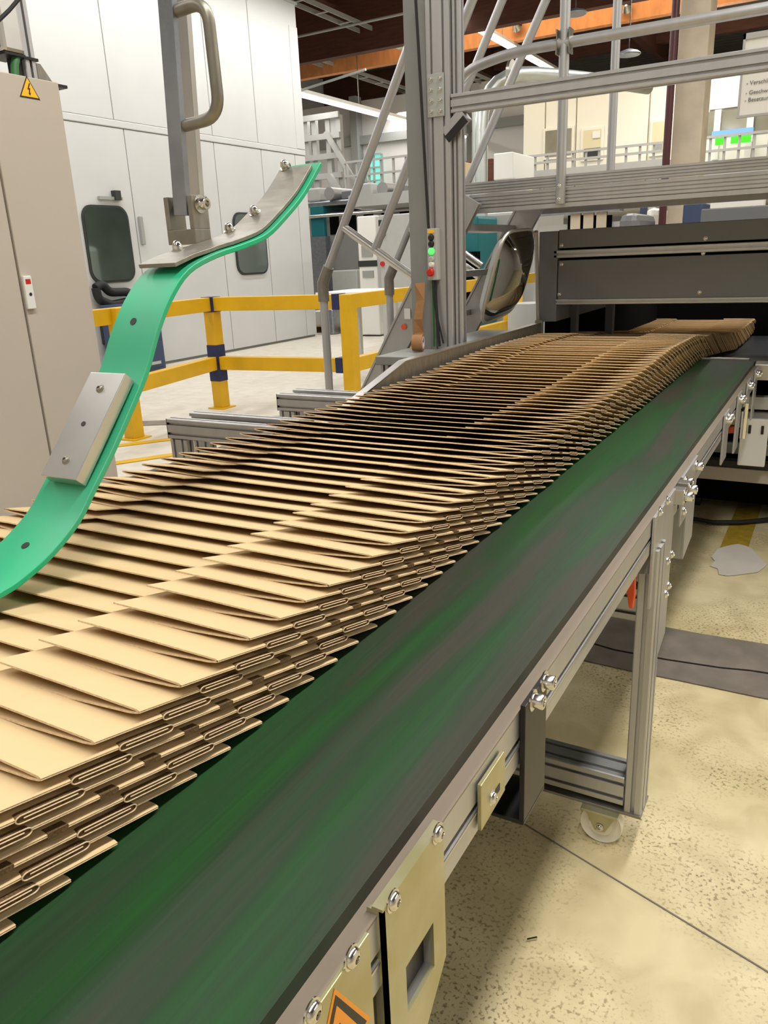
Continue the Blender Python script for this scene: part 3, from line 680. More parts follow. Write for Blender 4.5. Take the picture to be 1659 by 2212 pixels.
for x, z in ((1213, 530), (1213, 571), (1208, 636)):
    p = at(x, z, Y=YM+.006); bolt(ma_, (p.x, YM+.006, p.z), (0, -1, 0), .007, 'button', name='panel_screw')
for x, z in ((1524, 515), (1519, 547), (1511, 632)):
    p = at(x, z, Y=YM+.006); bolt(ma_, (p.x, YM+.006, p.z), (0, -1, 0), .007, 'button', name='panel_screw')
MB().prism([(-1.6, YE+.03, .862), (-1.6, 5.5, .728), (-1.6, 6.6, .722), (-1.6, 6.6, .70), (-1.6, 5.5, .70), (-1.6, YE+.03, .80)], (2.6, 0, 0)).build('machine_bed', 'bed', ma_)
MB().box(-1.25, -1.21, YM+.25, YM+.30, .75, zb0+.03).build('inner_guide', 'machine', ma_)
MB().box(-1.12, -1.08, YM+.5, YM+.55, .75, zb0+.03).build('inner_guide', 'machine', ma_)
MB().bar(at(1614, 800, Y=4.2)+Vector((0, 0, -.02)), (1.0, 4.2, .80), .04, .04).build('feed_roller', 'rubber', ma_)
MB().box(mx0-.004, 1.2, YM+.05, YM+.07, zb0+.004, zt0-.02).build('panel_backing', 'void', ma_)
# machine underframe right of the belt
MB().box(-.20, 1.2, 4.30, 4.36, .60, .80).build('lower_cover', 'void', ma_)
f1 = at(1600, 885, Y=4.05)
MB().box(-.42, 1.2, 4.06, 4.12, .640, .700).build('frame_beam', 'grey', ma_, bevel=.004)
MB().box(-.42, 1.2, 4.10, 4.14, .54, .62).build('frame_beam', 'grey', ma_, bevel=.004)
MB().box(-.34, -.22, 4.03, 4.06, .37, .60).build('frame_plate', 'white', ma_, bevel=.004)
for y_ in (-.30, -.245): MB().box(y_-.006, y_+.006, 4.026, 4.031, .53, .57).build('plate_slot', 'ink', ma_)
MB().box(-1.6, 1.2, 4.20, 4.28, .24, .31).build('base_beam', 'cabinet', ma_, bevel=.004)
MB().box(-1.6, 1.2, 4.30, 4.34, .36, .42).build('base_beam', 'grey', ma_, bevel=.004)
MB().box(-1.6, 1.2, 4.16, 4.22, .325, .355).build('cable_chain', 'black', ma_)
MB().box(-1.7, 1.2, 4.45, 6.5, .06, .60).build('base_shade_body', 'void', ma_)  # black box stands in for the dark void under the machine
for x in (-1.5, -.6, .4): MB().box(x-.05, x+.05, 4.5, 4.6, 0, .06).build('foot', 'black', ma_)
single(MB().tube([at(u, v, Z=.02) for u, v in ((1480, 1118), (1540, 1128), (1600, 1128), (1659, 1122), (1720, 1110))], .012, 8), 'floor_cable', 'rubber', 'black cable lying on the floor in front of the machine base', 'cable', at(1540, 1128, Z=.01), smooth=True)
# ---------------------------------------------------------------- walkway above the machine
YW0, YW1 = 3.55, 4.30
wk = thing('walkway', 'aluminium walkway with ribbed side boards and tube handrails above the grey machine', 'walkway', (-.4, 3.9, 1.6))
zw1 = at(985, 398, Y=YW0).z; zw0 = at(1012, 458, Y=YW0).z
xw = at(990, 430, Y=YW0).x; xm = at(1015, 455, Y=YW0).x
zmid = zw0+(zw1-zw0)*.60
def board(z0, z1, x0, nm):
    b = MB(); b.box(x0, 1.3, YW0, YW0+.03, z0, z1); n_ = 4; h = (z1-z0)/n_
    for i in range(n_): b.box(x0, 1.3, YW0-.007, YW0, z0+h*i+h*.16, z0+h*(i+1)-h*.16)
    return b.build(nm, 'alu', wk)
board(zw0+.012, zmid-.003, xm, 'side_board'); board(zmid+.003, zw1, xw, 'toe_board')
MB().box(xm-.01, 1.3, YW0-.006, YW0+.05, zw0-.008, zw0+.010).build('bottom_lip', 'alu', wk)
MB().box(xw, 1.3, YW1-.03, YW1, zw0, zw1).build('side_board', 'alu', wk)
x = xm+.02
while x < 1.3:
    MB().box(x, x+.124, YW0+.03, YW1-.03, zw0+.030, zw0+.06).build('deck_plank', 'alu', wk); x += .13
for px, yy, rr in ((1212, YW0-.024, .021), (1318, YW1+.024, .021)):
    p = at(px, 380, Y=yy)
    MB().tube([(p.x, yy, zw0+.005), (p.x, yy, 3.3)], rr, 16).build('rail_post', 'alu', wk, smooth=True)
    if px == 1212:
        for z in (zmid, zw0+.02): bolt(wk, (p.x, yy-rr, z), (0, -1, 0), .008, 'button', name='post_bolt')
        z = at(1212, 92, Y=yy).z
        for s in (-1, 1): MB().prism([(p.x+s*.024, yy-.026, z-.045), (p.x+s*.030, yy-.026, z-.045), (p.x+s*.026, yy-.026, z), (p.x+s*.030, yy-.026, z+.045), (p.x+s*.024, yy-.026, z+.045)], (0, .05, 0)).build('rail_clamp', 'steel', wk)
p = at(1760, 380, Y=YW0-.024)
hz = at(1225, 92, Y=YW0-.024).z
xe = at(1000, 180, Y=YW0-.024).x-.005
MB().tube(fillet([(at(972, 300, Y=YW0-.024).x, YW0-.024, hz-.26), (xe-.02, YW0-.024, hz-.05), (xe+.22, YW0-.024, hz), (1.3, YW0-.024, hz)], .12), .021, 16).build('handrail', 'alu', wk, smooth=True)
MB().tube([(at(1300, 75, Y=YW1).x-.5, YW1+.024, hz+1.0), (1.3, YW1+.024, hz+1.0)], .021, 12).build('handrail', 'alu', wk, smooth=True)
# ---- stairs up to the walkway
stt = thing('steep_stairs', 'steep aluminium stairs with bent tube handrails rising behind the gantry post', 'stairs', (-2.4, 3.8, 0))
YA, YBs = 3.5, 4.1
sl = 1.66
def sp(x, y, ref): return (x, y, ref[1]+(x-ref[0])*sl)
for Yp, ref in ((YA, (-2.09, .76)), (YBs, (-1.86, .98))):
    xb = ref[0]-(ref[1]-.03)/sl; xt = ref[0]+(zw0+.06-ref[1])/sl
    a_ = Vector((xb+.05, Yp, .03)); b_ = Vector((xt+.05, Yp, zw0+.06))
    MB().bar(a_, b_, .025, .13, (0, 0, 1) if False else (0, 0, 1)).build('stringer', 'alu', stt)
    for s in (-1, 1):
        o_ = Vector((-sl, 0, 1)).normalized()*.06*s
        MB().bar(a_+o_+Vector((0, -.014, 0)), b_+o_+Vector((0, -.014, 0)), .012, .010).build('stringer_edge', 'alu', stt)
zst = .24
while zst < 1.5:
    x = -2.09+(zst-.76)/sl+.05
    MB().box(x-.07, x+.09, YA+.014, YBs-.014, zst, zst+.03).build('tread', 'alu', stt); zst += .21
r_ = .021
jA = at(697, 612, Y=YA); jB = at(840, 602, Y=YBs)
def hp(j, y, ext):
    return [(j.x, y, 0.02), (j.x, y, j.z), (j.x+ext/1.86, y, j.z+ext)]
for nm, j, y, ext in (('A', jA, YA, 1.9), ('B', jB, YBs, 1.9)):
    P_ = hp(j, y, ext); MB().tube([P_[0], P_[1]], r_, 14).build('rail_post', 'alu', stt, smooth=True)
    MB().tube([P_[1], P_[2]], r_, 14).build('handrail', 'alu', stt, smooth=True)
    j_ = Vector(P_[1]); d_ = Vector((1, 0, 1.86)).normalized()
    MB().tube([j_+Vector((0, 0, -.09)), j_, j_+d_*.09], .029, 14).build('elbow_joint', 'steel', stt, smooth=True)
    # knee rail and strut
    k0 = Vector(P_[1])+d_*.30; ks = Vector((k0.x+.42, y, k0.z-.27)); MB().tube([k0, ks], r_*.95, 14).build('strut', 'alu_bright', stt, smooth=True)
    m0 = k0+(ks-k0)*.42; MB().tube([m0, m0+d_*1.5], r_, 14).build('knee_rail', 'alu', stt, smooth=True)
# stickers on the near stringer
c_ = at(872, 706, Y=YA-.02)
MB().lathe([(0, 0), (.014, 0), (.014, .001), (0, .001)], c_, (0, -1, 0), 16).build('round_sticker', 'orange', stt)
c_ = at(880, 680, Y=YA-.02)
MB().box(c_.x-.016, c_.x+.016, YA-.022, YA-.020, c_.z-.02, c_.z+.03).build('white_sticker', 'white', stt)
# ---- convex mirror
TL, TR, BR, BL = at(1088, 502, Y=3.50), at(1158, 494, Y=3.72), at(1112, 668, Y=3.66), at(1034, 704, Y=3.46)
mc = (TL+TR+BR+BL)/4; mn = (TR-TL).cross(BL-TL).normalized()
if mn.dot(CAM-mc) < 0: mn = -mn
mi_ = thing('convex_mirror', 'rounded rectangular convex mirror with pale rim between gantry post and machine', 'mirror', mc)
def q(u, v):                                              # bilinear with rounded-corner squircle mapping
    return TL*(1-u)*(1-v)+TR*u*(1-v)+BR*u*v+BL*(1-u)*v
N_ = 40
def ring(s):
    out = []
    for i in range(N_):
        a = 2*math.pi*i/N_; c, s_ = math.cos(a), math.sin(a); e = 2/5.0
        out.append((.5+.5*s*math.copysign(abs(c)**e, c), .5+.5*s*math.copysign(abs(s_)**e, s_)))
    return out
b = MB(); rings = [1.0, .9, .75, .55, .35, .15]
for s in rings:
    for u, v in ring(s): b.v.append(q(u, v)+mn*(.085*(1-s**2.2)+.004))
for j in range(len(rings)-1):
    for i in range(N_): b.f.append((j*N_+i, j*N_+(i+1) % N_, (j+1)*N_+(i+1) % N_, (j+1)*N_+i)); b.mi.append(0)
b.f.append(tuple((len(rings)-1)*N_+i for i in range(N_))); b.mi.append(0)
b.build('mirror_face', 'mirror', mi_, smooth=True)
rp_ = [q(u, v) for u, v in ring(1.0)]
MB().tube(rp_+[rp_[0]], .009, 8, caps=False).build('rim', 'rim', mi_, smooth=True)
bk = MB(); bk.v = [p - mn*.0 for p in rp_] + [mc+(p-mc)*.8-mn*.05 for p in rp_]
for i in range(N_): bk.f.append((i, (i+1) % N_, N_+(i+1) % N_, N_+i)); bk.mi.append(0)
bk.f.append(tuple(N_+i for i in range(N_))); bk.mi.append(0)
bk.build('back_shell', 'grey', mi_, smooth=True)
MB().tube([at(985, 535, Y=3.45), at(1040, 574, Y=3.48)], .017, 14).build('holder_arm', 'chrome', mi_, smooth=True)
MB().tube([at(1158, 500, Y=3.75), at(1160, 600, Y=3.9), at(1162, 690, Y=3.96)], .010, 10).build('stay_rod', 'alu', mi_, smooth=True)
# sign board hanging at right
sb0 = at(1604, 168, Y=3.4); sb1 = at(1720, 236, Y=3.4)
sg = thing('sign_board', 'white sign board with grey printed list hanging below the crossbeam at the right', 'sign', (sb0.x, 3.4, sb1.z))
MB().box(sb0.x, sb1.x, 3.40, 3.408, sb1.z+.0, at(1608, 80, Y=3.4).z).build('board', 'white', sg)
MB().box(sb0.x-.008, sb0.x, 3.395, 3.41, sb1.z+.0, at(1608, 80, Y=3.4).z+.01).build('frame', 'grey', sg)
MB().box(sb0.x-.008, sb1.x, 3.395, 3.41, sb1.z-.008, sb1.z).build('frame', 'grey', sg)
MB().box(sb0.x-.008, sb1.x, 3.395, 3.41, at(1608, 86, Y=3.4).z, at(1608, 80, Y=3.4).z+.01).build('frame', 'grey', sg)
for u, v, s in ((1612, 184, '- Verschlüssel'), (1610, 205, '- Geschwindigkeit'), (1608, 221, '- Besetzung')):
    pz = at(u, v, Y=3.398); text_mesh(s, .019, sg, 'printed_line', 'ink_grey', pz, (1, 0, 0), (0, 0, 1))
# ---------------------------------------------------------------- hold-down strip assembly
XS = -.885
rp = [(5, 1292), (60, 1255), (120, 1200), (175, 1130), (210, 1060), (245, 990), (285, 900), (322, 810), (347, 720), (374, 650), (412, 592), (470, 558), (530, 537), (580, 514), (620, 474), (660, 424), (697, 358)]
RP = [at(u, v, X=XS) for u, v in rp]
RP = [RP[0]+(RP[0]-RP[1])*2.5+Vector((0, 0, .012))]+RP
hs = thing('hold_down_strip', 'curved bright green plastic hold-down strip hanging from a steel bar onto the cartons', 'hold-down strip', RP[1])
def spline(P, m_=5):
    out = []
    for i in range(len(P)-1):
        p0 = P[max(i-1, 0)]; p1 = P[i]; p2 = P[i+1]; p3 = P[min(i+2, len(P)-1)]
        for j in range(m_):
            t = j/m_; out.append(.5*((2*p1)+(-p0+p2)*t+(2*p0-5*p1+4*p2-p3)*t*t+(-p0+3*p1-3*p2+p3)*t**3))
    return out+[P[-1]]
SP = spline(RP, 4)
def ribbon(SP, x0f, x1f, off0, off1):
    b = MB(); n_ = len(SP)
    for i, p in enumerate(SP):
        t = (SP[min(i+1, n_-1)]-SP[max(i-1, 0)]); t.x = 0; t.normalize(); nn = Vector((0, -t.z, t.y))
        k = i/(n_-1)
        for xx, of in ((x0f(k), off0), (x1f(k), off0), (x1f(k), off1), (x0f(k), off1)): b.v.append(Vector((xx, p.y, p.z))+nn*of)
    for i in range(n_-1):
        for j in range(4): b.f.append((4*i+j, 4*i+(j+1) % 4, 4*i+4+(j+1) % 4, 4*i+4+j)); b.mi.append(0)
    b.f += [(3, 2, 1, 0), tuple(4*(n_-1)+j for j in range(4))]; b.mi += [0, 0]
    return b
WL = lambda k: XS-(.112-.030*k)
gs = ribbon(SP, WL, lambda k: XS, 0, .0085).build('green_strip', 'strip', hs, bevel=.0015, smooth=True)
def spn(i):                                             # normal/top point
    t = (SP[min(i+1, len(SP)-1)]-SP[max(i-1, 0)]); t.x = 0; t.normalize(); return Vector((0, -t.z, t.y)), t
def near_i(u, v):
    q_ = at(u, v, X=XS-.04); return min(range(len(SP)), key=lambda i: (Vector((0, SP[i].y, SP[i].z))-Vector((0, q_.y, q_.z))).length)
for u, v in ((57, 1177), (299, 687)):
    i = near_i(u, v); nn, t = spn(i)
    MB().lathe([(0, 0), (.006, 0), (.006, .0008), (0, .0008)], Vector((XS-.055, SP[i].y, SP[i].z))+nn*.0086, nn, 16).build('hole', 'ink', hs)
# steel backing plate (upper part)
i0 = near_i(330, 575)
UP = SP[i0:-1]
# near end of the plate stays straight where the strip bends away
ub = [Vector((p.x, p.y, p.z)) for p in UP]
d0 = (ub[5]-ub[9]).normalized()
ub = [ub[5]+d0*.085+Vector((0, 0, -.004)), ub[5]+d0*.04] + ub[5:]
n_ = len(ub)
bpz = ribbon(ub, lambda k: XS-.088+.006*k, lambda k: XS-.010, .010, .0165).build('backing_plate', 'steel', hs, bevel=.0008, smooth=True)
def on_plate(u, v, h=.0165):
    # closest point of plate top surface to the ray of the pixel
    best = None
    for i in range(len(ub)):
        q_ = at(u, v, Y=ub[i].y)
        t = (ub[min(i+1, len(ub)-1)]-ub[max(i-1, 0)]).normalized(); nn = Vector((0, -t.z, t.y))
        s = ub[i]+nn*h; d = abs(q_.z-s.z)
        if best is None or d < best[0]: best = (d, Vector((q_.x, s.y, s.z)), nn)
    return best[1], best[2]
for u, v in ((373, 545), (485, 500), (557, 456), (625, 368)):
    p, nn = on_plate(u, v); p.x = min(max(p.x, XS-.08), XS-.02)
    bolt(hs, p, nn, .0075, 'acorn', name='dome_nut')
# lower aluminium block on the strip
ia, ib = near_i(150, 1040), near_i(250, 815)
pa = SP[ia]; pb_ = SP[ib]
d_ = (pb_-pa); d_.x = 0; L_ = d_.length; d_.normalize(); nn = Vector((0, -d_.z, d_.y))
bot = [at(97, 1043, X=XS-.100), at(192, 1053, X=XS-.022)]
mid_ = (pa+pb_)/2
c0_ = Vector((XS-.049, mid_.y, mid_.z))+nn*.021
bl = MB(); hx = .037; hl = L_*.5; ht = .010
for sx in (-1, 1):
    for sl_ in (-1, 1):
        for sn in (-1, 1): bl.v.append(c0_+Vector((sx*hx, 0, 0))+d_*sl_*hl+nn*sn*ht)
bl.f = [(0, 1, 3, 2), (4, 6, 7, 5), (0, 4, 5, 1), (2, 3, 7, 6), (0, 2, 6, 4), (1, 5, 7, 3)]; bl.mi = [0]*6
blk = bl.build('aluminium_block', 'alu_bright', hs, bevel=.001)
for s in (-.68, .68): bolt(blk, c0_+d_*hl*s+nn*ht, nn, .0055, 'button', m_='steel')
MB().lathe([(0, 0), (.004, 0), (.004, .0006), (0, .0006)], c0_+nn*(ht+.0002), nn, 12).build('drilled_hole', 'ink', blk)
# pivot bracket
pv, _ = on_plate(425, 522)
pq = at(404, 480, Y=pv.y); pv = Vector((pq.x, pv.y, pv.z))
yb0 = pv.y
ubm = MB()
ubm.box(pv.x-.032, pv.x+.032, yb0-.018, yb0+.022, pv.z-.004, pv.z+.020)
ubm.box(pv.x-.032, pv.x-.022, yb0-.018, yb0+.022, pv.z+.020, pv.z+.074)
ubm.box(pv.x+.022, pv.x+.032, yb0-.018, yb0+.022, pv.z+.020, pv.z+.074)
ub_ = ubm.build('pivot_bracket', 'steel', hs, bevel=.001)
bolt(ub_, (pv.x+.032, yb0+.002, pv.z+.060), (1, 0, 0), .010, 'cap')
MB().tube([(pv.x-.022, yb0+.002, pv.z+.060), (pv.x+.022, yb0+.002, pv.z+.060)], .009, 14).build('pivot_pin', 'steel', ub_, smooth=True)
# upright flat bars
for k, (yy, b_px, t_px, wd) in enumerate(((yb0-.006, (395, 466), (361, 0), .030), (yb0+.050, (426, 432), (394, 0), .024))):
    pb0 = at(*b_px, Y=yy); pt0 = at(*t_px, Y=yy); top = pb0+(pt0-pb0)*2.0
    o = MB().bar(pb0, top, wd, .012, (0, 1, 0)).build('upright_bar', 'steel_dark' if k == 0 else 'alu_bright', hs, bevel=.0008)
    o['label'] = 'dark flat front bar' if k == 0 else 'shiny flat rear bar'
h0_ = at(402, 272, Y=yb0); h1_ = at(476, 262, Y=yb0); hz1 = at(455, -2, Y=yb0).z
MB().tube(fillet([(h0_.x-.01, yb0, h0_.z), (h1_.x, yb0, h0_.z+.006), (h1_.x-.004, yb0, hz1), (h0_.x-.02, yb0, hz1-.006)], .035, 8), .0098, 16).build('grab_handle', 'steel', hs, smooth=True)
# ---------------------------------------------------------------- control cabinet at left
XC = -2.2; yce = 1.90; zct = 1.965
cbn = thing('control_cabinet', 'tall warm grey switch cabinet with warning triangle at the left edge', 'cabinet', (XC-.3, .8, 0))
MB().box(XC-.60, XC-.02, -.35, yce, .05, zct).build('body', 'cabinet', cbn, bevel=.004)
MB().box(XC-.62, XC, -.35, yce, 0, .05).build('plinth', 'black', cbn)
ysm = at(60, 700, X=XC).y
d1 = MB().box(XC-.02, XC, ysm+.004, yce-.002, .06, zct-.004).build('door', 'cabinet', cbn, bevel=.003)
d2 = MB().box(XC-.02, XC, -.34, ysm-.004, .06, zct-.004).build('door', 'cabinet', cbn, bevel=.003)
hl0 = at(60, 632, X=XC)
hd = MB().box(XC, XC+.012, hl0.y-.016, hl0.y+.014, hl0.z-.05, hl0.z+.05).build('lock_handle', 'white', d1, bevel=.003)
MB().lathe([(0, 0), (.005, 0), (.005, .001), (0, .001)], (XC+.0125, hl0.y, hl0.z-.005), (1, 0, 0), 10).build('key_hole', 'ink', d1)
MB().box(XC+.012, XC+.0125, hl0.y-.010, hl0.y+.008, hl0.z+.025, hl0.z+.040).build('lock_label', 'red', d1)
w0 = at(62, 192, X=XC+.001)
def tri2(s, X): return [(X, w0.y, w0.z+.036*s), (X, w0.y+.036*s, w0.z-.026*s), (X, w0.y-.036*s, w0.z-.026*s)]
MB().prism(tri2(1.0, XC+.0002), (.0008, 0, 0)).build('warning_sign', 'ink', d1)
MB().prism(tri2(.84, XC+.0011), (.0004, 0, 0)).build('sign_field', 'warn', d1)
fl = [(.006, .030), (-.010, -.004), (.000, -.004), (-.004, -.024), (-.008, -.022), (.002, -.036), (.010, -.018), (.003, -.020), (.010, .004), (.001, .004), (.014, .030)]
MB().prism([(XC+.0016, w0.y+y*.52, w0.z+z*.52) for y, z in fl], (.0004, 0, 0)).build('lightning_bolt', 'ink', d1)
# trunking column on the cabinet
tc_ = thing('cable_column', 'aluminium cable duct column standing on top of the grey cabinet', 'duct', (XC-.12, 1.4, zct))
cA = at(45, 110, X=XC-.08)
MB().ex((XC-.10, cA.y+.03, zct+.001), (XC-.10, cA.y+.03, 3.6), .04, .04, (0, 1, 0)).build('column', 'alu', tc_)
MB().box(XC-.16, XC-.06, cA.y-.075, cA.y+.002, zct+.07, 3.6).build('cable_duct', 'alu_bright', tc_, bevel=.012)
MB().box(XC-.158, XC-.062, cA.y-.072, cA.y+.0, zct+.064, zct+.071).build('duct_end', 'black', tc_)
MB().tube([(XC-.08, cA.y-.02, zct+.065), (XC-.075, cA.y-.035, zct+.04), (XC-.07, cA.y-.045, zct)], .012, 10).build('green_cable', 'cable_green', tc_, smooth=True)
MB().tube([(XC-.12, cA.y-.01, zct+.065), (XC-.12, cA.y-.01, zct)], .012, 10).build('black_cable', 'rubber', tc_, smooth=True)
MB().prism([(XC-.12, cA.y+.05, zct+.010), (XC-.12, cA.y+.105, zct+.010), (XC-.12, cA.y+.065, zct+.06), (XC-.12, cA.y+.05, zct+.06)], (.04, 0, 0)).build('foot_bracket', 'steel', tc_)
MB().box(XC-.14, XC-.07, cA.y+.05, cA.y+.15, zct+.001, zct+.010).build('foot_flange', 'black', tc_)
MB().box(XC-.125, XC-.075, cA.y+.005, cA.y+.056, zct+.064, zct+.072).build('clamp_ring', 'black', tc_)
single(MB().tube([at(-30, 70, X=-1.9), at(20, 22, X=-1.9), at(60, -25, X=-1.9), at(140, -140, X=-1.9)], .005, 8), 'hanging_cable', 'rubber', 'thin black cable crossing the top left corner in front of the duct', 'cable', at(20, 22, X=-1.9), smooth=True)
# ---------------------------------------------------------------- white press enclosure
XE = -8.8
en = thing('press_enclosure', 'huge off-white panelled machine enclosure with rounded windows, left of the hall', 'enclosure', (XE-1.5, 9, 0))
ye, zt5 = 12.93, 5.62
MB().box(XE-3, XE-.05, 2.0, ye, .0, zt5-.05).build('body', 'seam', en)
zs = 3.27
ylo = [2.0, 4.4, 6.0, 7.50, 8.58, 10.42, 11.62, 12.6, ye]; yup = [2.0, 4.6, 6.4, 8.43, 10.42, 11.56, ye]
win = [(7.66, 8.40, 1.26, 2.20, 'window'), (10.72, 11.50, 1.25, 2.18, 'window2')]
g = .016
for a_, b_ in zip(yup, yup[1:]):
    MB().box(XE-.05, XE, a_+g/2, b_-g/2, zs+.05, zt5).build('panel', 'white_panel', en, bevel=.006)
for a_, b_ in zip(ylo, ylo[1:]):
    MB().box(XE-.05, XE, a_+g/2, b_-g/2, .04, zs-.05).build('panel', 'white_panel', en, bevel=.006)
MB().box(XE-.045, XE+.012, 2.0, ye, zs-.045, zs+.045).build('belt_trim', 'white_panel', en, bevel=.01)
MB().box(XE-.05, XE+.03, 2.0, ye+.02, zt5, zt5+.03).build('top_edge', 'white_panel', en)
MB().box(XE-.05, XE+.012, ye-.25, ye, zs+.05, zt5-.35).build('corner_post', 'white_panel', en, bevel=.01)
def rrect(y0, y1, z0, z1, r, n_=6):
    out = []
    for cy_, cz_, a0 in ((y1-r, z1-r, 0), (y0+r, z1-r, 90), (y0+r, z0+r, 180), (y1-r, z0+r, 270)):
        for i in range(n_+1): a = math.radians(a0+90*i/n_); out.append((cy_+r*math.cos(a), cz_+r*math.sin(a)))
    return out
for y0, y1, z0, z1, mm in win:
    f = MB().prism([(XE+.002, y, z) for y, z in rrect(y0-.03, y1+.03, z0-.03, z1+.03, .17)], (.022, 0, 0)).build('window_gasket', 'gasket', en)
    MB().prism([(XE+.024, y, z) for y, z in rrect(y0, y1, z0, z1, .15)], (.006, 0, 0)).build('pane', mm, f)
MB().box(XE+.0, XE+.05, 7.95, 8.35, 2.30, 2.34).build('door_closer', 'seam', en); MB().box(XE, XE+.08, 8.2, 8.3, 2.30, 2.42).build('door_closer', 'gasket', en)
MB().box(XE, XE+.05, 8.62, 8.68, 1.72, 2.1).build('door_hinge', 'seam', en, bevel=.01)
p = at(237, 640, X=XE+.1)
hk = thing('black_coil', 'black hose coil hanging below the enclosure window behind the yellow rail', 'hose', p)
MB().tube(fillet([p+Vector((0, -.22, .12)), p+Vector((0, -.10, .17)), p+Vector((0, .0, .05)), p+Vector((0, .35, .04)), p+Vector((0, .45, -.08)), p+Vector((0, .0, -.12)), p+Vector((0, -.2, -.03)), p+Vector((0, -.22, .12))], .08), .06, 10).build('hose', 'rubber', hk, smooth=True)
MB().box(p.x-.08, p.x-.04, p.y-.2, p.y-.1, p.z, p.z+.05).build('hook', 'black', hk)
bz = at(225, 700, X=XE+.05); single(MB().box(XE+.0, XE+.06, bz.y-.05, bz.y+.1, bz.z-.28, bz.z+.05), 'wall_handle', 'gasket', 'dark long handle on the white enclosure left of the green strip', 'handle', (XE, bz.y, bz.z), bevel=.02)
# blue bin
q0 = at(350, 803, Z=0)
bn = thing('blue_bin', 'dark blue grey cabinet standing on the floor against the white enclosure', 'cabinet', (q0.x, q0.y, 0))
MB().box(q0.x-.45, q0.x, q0.y-.55, q0.y+.10, .03, .95).build('body', 'blue', bn, bevel=.02)
MB().box(q0.x, q0.x+.02, q0.y-.50, q0.y+.05, .08, .42).build('door', 'blue', bn, bevel=.005)
MB().box(q0.x+.02, q0.x+.03, q0.y-.32, q0.y-.02, .12, .16).build('label_strip', 'grey', bn)
MB().box(q0.x-.4, q0.x-.05, q0.y-.5, q0.y+.05, 0, .03).build('plinth', 'black', bn)
# ---------------------------------------------------------------- yellow barrier
yr = thing('yellow_barrier', 'yellow painted box-section safety barrier with navy taped joints on the hall floor', 'barrier', (-4.6, 6, 0))
P0 = (-5.20, 4.35); P1 = (-5.42, 6.14); P2 = (-3.90, 6.26); P3 = (-3.87, 14.5)
W_ = .12
for (x, y) in ((-5.19, 4.72), P1, P2, (-3.87, 10.3), (-3.87, 14.2)):
    ps_ = MB().box(x-W_/2, x+W_/2, y-W_/2, y+W_/2, .01, 1.10).build('post', 'yellow', yr, bevel=.006)
    MB().box(x-.10, x+.10, y-.10, y+.10, 0, .012).build('base_plate', 'yellow', yr)
def yrail(a, b, z, tr=0):
    a_ = Vector((a[0], a[1], z)); b_ = Vector((b[0], b[1], z)); MB().bar(a_, b_, .09, .13).build('rail', 'yellow', yr, bevel=.005)
for z in (1.035, .46):
    yrail(P0 if z > 1 else (-5.15, 4.78), (P1[0], P1[1]-.06), z); yrail((P1[0]+.06, P1[1]), (P2[0]-.06, P2[1]), z); yrail((P2[0], P2[1]+.06), P3, z)
MB().box(P1[0]-.066, P1[0]+.066, P1[1]-.066, P1[1]+.066, .96, 1.104).build('navy_tape', 'navy', yr)
MB().box(P1[0]-.063, P1[0]+.063, P1[1]-.063, P1[1]+.063, .28, .64).build('navy_tape', 'navy', yr)
for z in (1.035, .46): MB().box(P2[0]-.135, P2[0]-.062, P2[1]-.064, P2[1]+.064, z-.07, z+.07).build('navy_tape', 'navy', yr)
# yellow floor lines and wall-foot trim
for u0, v0, u1, v1 in ((235, 965, 395, 945), (230, 1003, 400, 978)):
    a_ = at(u0, v0, Z=.004); b_ = at(u1, v1, Z=.004)
    o = MB().bar(a_, b_, .10, .004).build('floor_marking', 'yellow', None, org=tuple(a_)); tag(o, 'yellow line painted on the pale floor, ' + ('upper of two left of the frame legs' if v0 == 965 else 'lower of two left of the frame legs'), 'floor marking')
a_ = at(300, 930, Z=.003); o = MB().bar(at(215, 918, Z=.003), at(700, 900, Z=.003), .22, .004).build('floor_strip', 'asphalt', None, org=tuple(a_)); tag(o, 'dark joint strip across the pale floor behind the frame legs', 'floor strip')
# ---------------------------------------------------------------- floor details at right
o = MB(); nn_ = 24; edge = []
for i in range(nn_+1): x = -3.0+i*(5.0/nn_); edge.append((x, 2.88+random.uniform(-.006, .006), .002))
for i in range(nn_, -1, -1): x = -3.0+i*(5.0/nn_); edge.append((x, 2.50+random.uniform(-.012, .012), .002))
o.prism(edge, (0, 0, .003)); t = o.build('floor_strip', 'asphalt', None, org=(-.3, 2.7, .002)); tag(t, 'wide dark asphalt strip crossing the beige floor behind the conveyor leg', 'floor strip')
cr = MB(); pts = [(x, 2.66+.04*math.sin(x*3)+random.uniform(-.012, .012), .0055) for x in [-1.2+i*.09 for i in range(26)]]
for a_, b_ in zip(pts, pts[1:]): cr.bar(a_, b_, .010, .001)
t2 = cr.build('floor_crack', 'black', t); 
def blob(cx_, cy_, rx, ry, z, nm, mm, lab, cat):
    p_ = []
    for i in range(22):
        a = 2*math.pi*i/22; k = 1+random.uniform(-.16, .16); p_.append((cx_+math.cos(a)*rx*k, cy_+math.sin(a)*ry*k, z))
    o = MB().prism(p_, (0, 0, .002)).build(nm, mm, None, org=(cx_, cy_, z)); return tag(o, lab, cat)
c_ = at(1592, 1212, Z=0); blob(c_.x, c_.y, .11, .20, .003, 'floor_patch', 'patch', 'pale white filler patch on the floor below the grey machine', 'floor patch')
c_ = at(1600, 1145, Z=0)
o = MB().box(c_.x-.06, c_.x+.06, c_.y-.34, c_.y+.5, .001, .0025).build('floor_marking', 'shaded_yellow', None, org=tuple(c_)); tag(o, 'shaded yellow tape line on the floor in front of the machine base', 'floor marking')
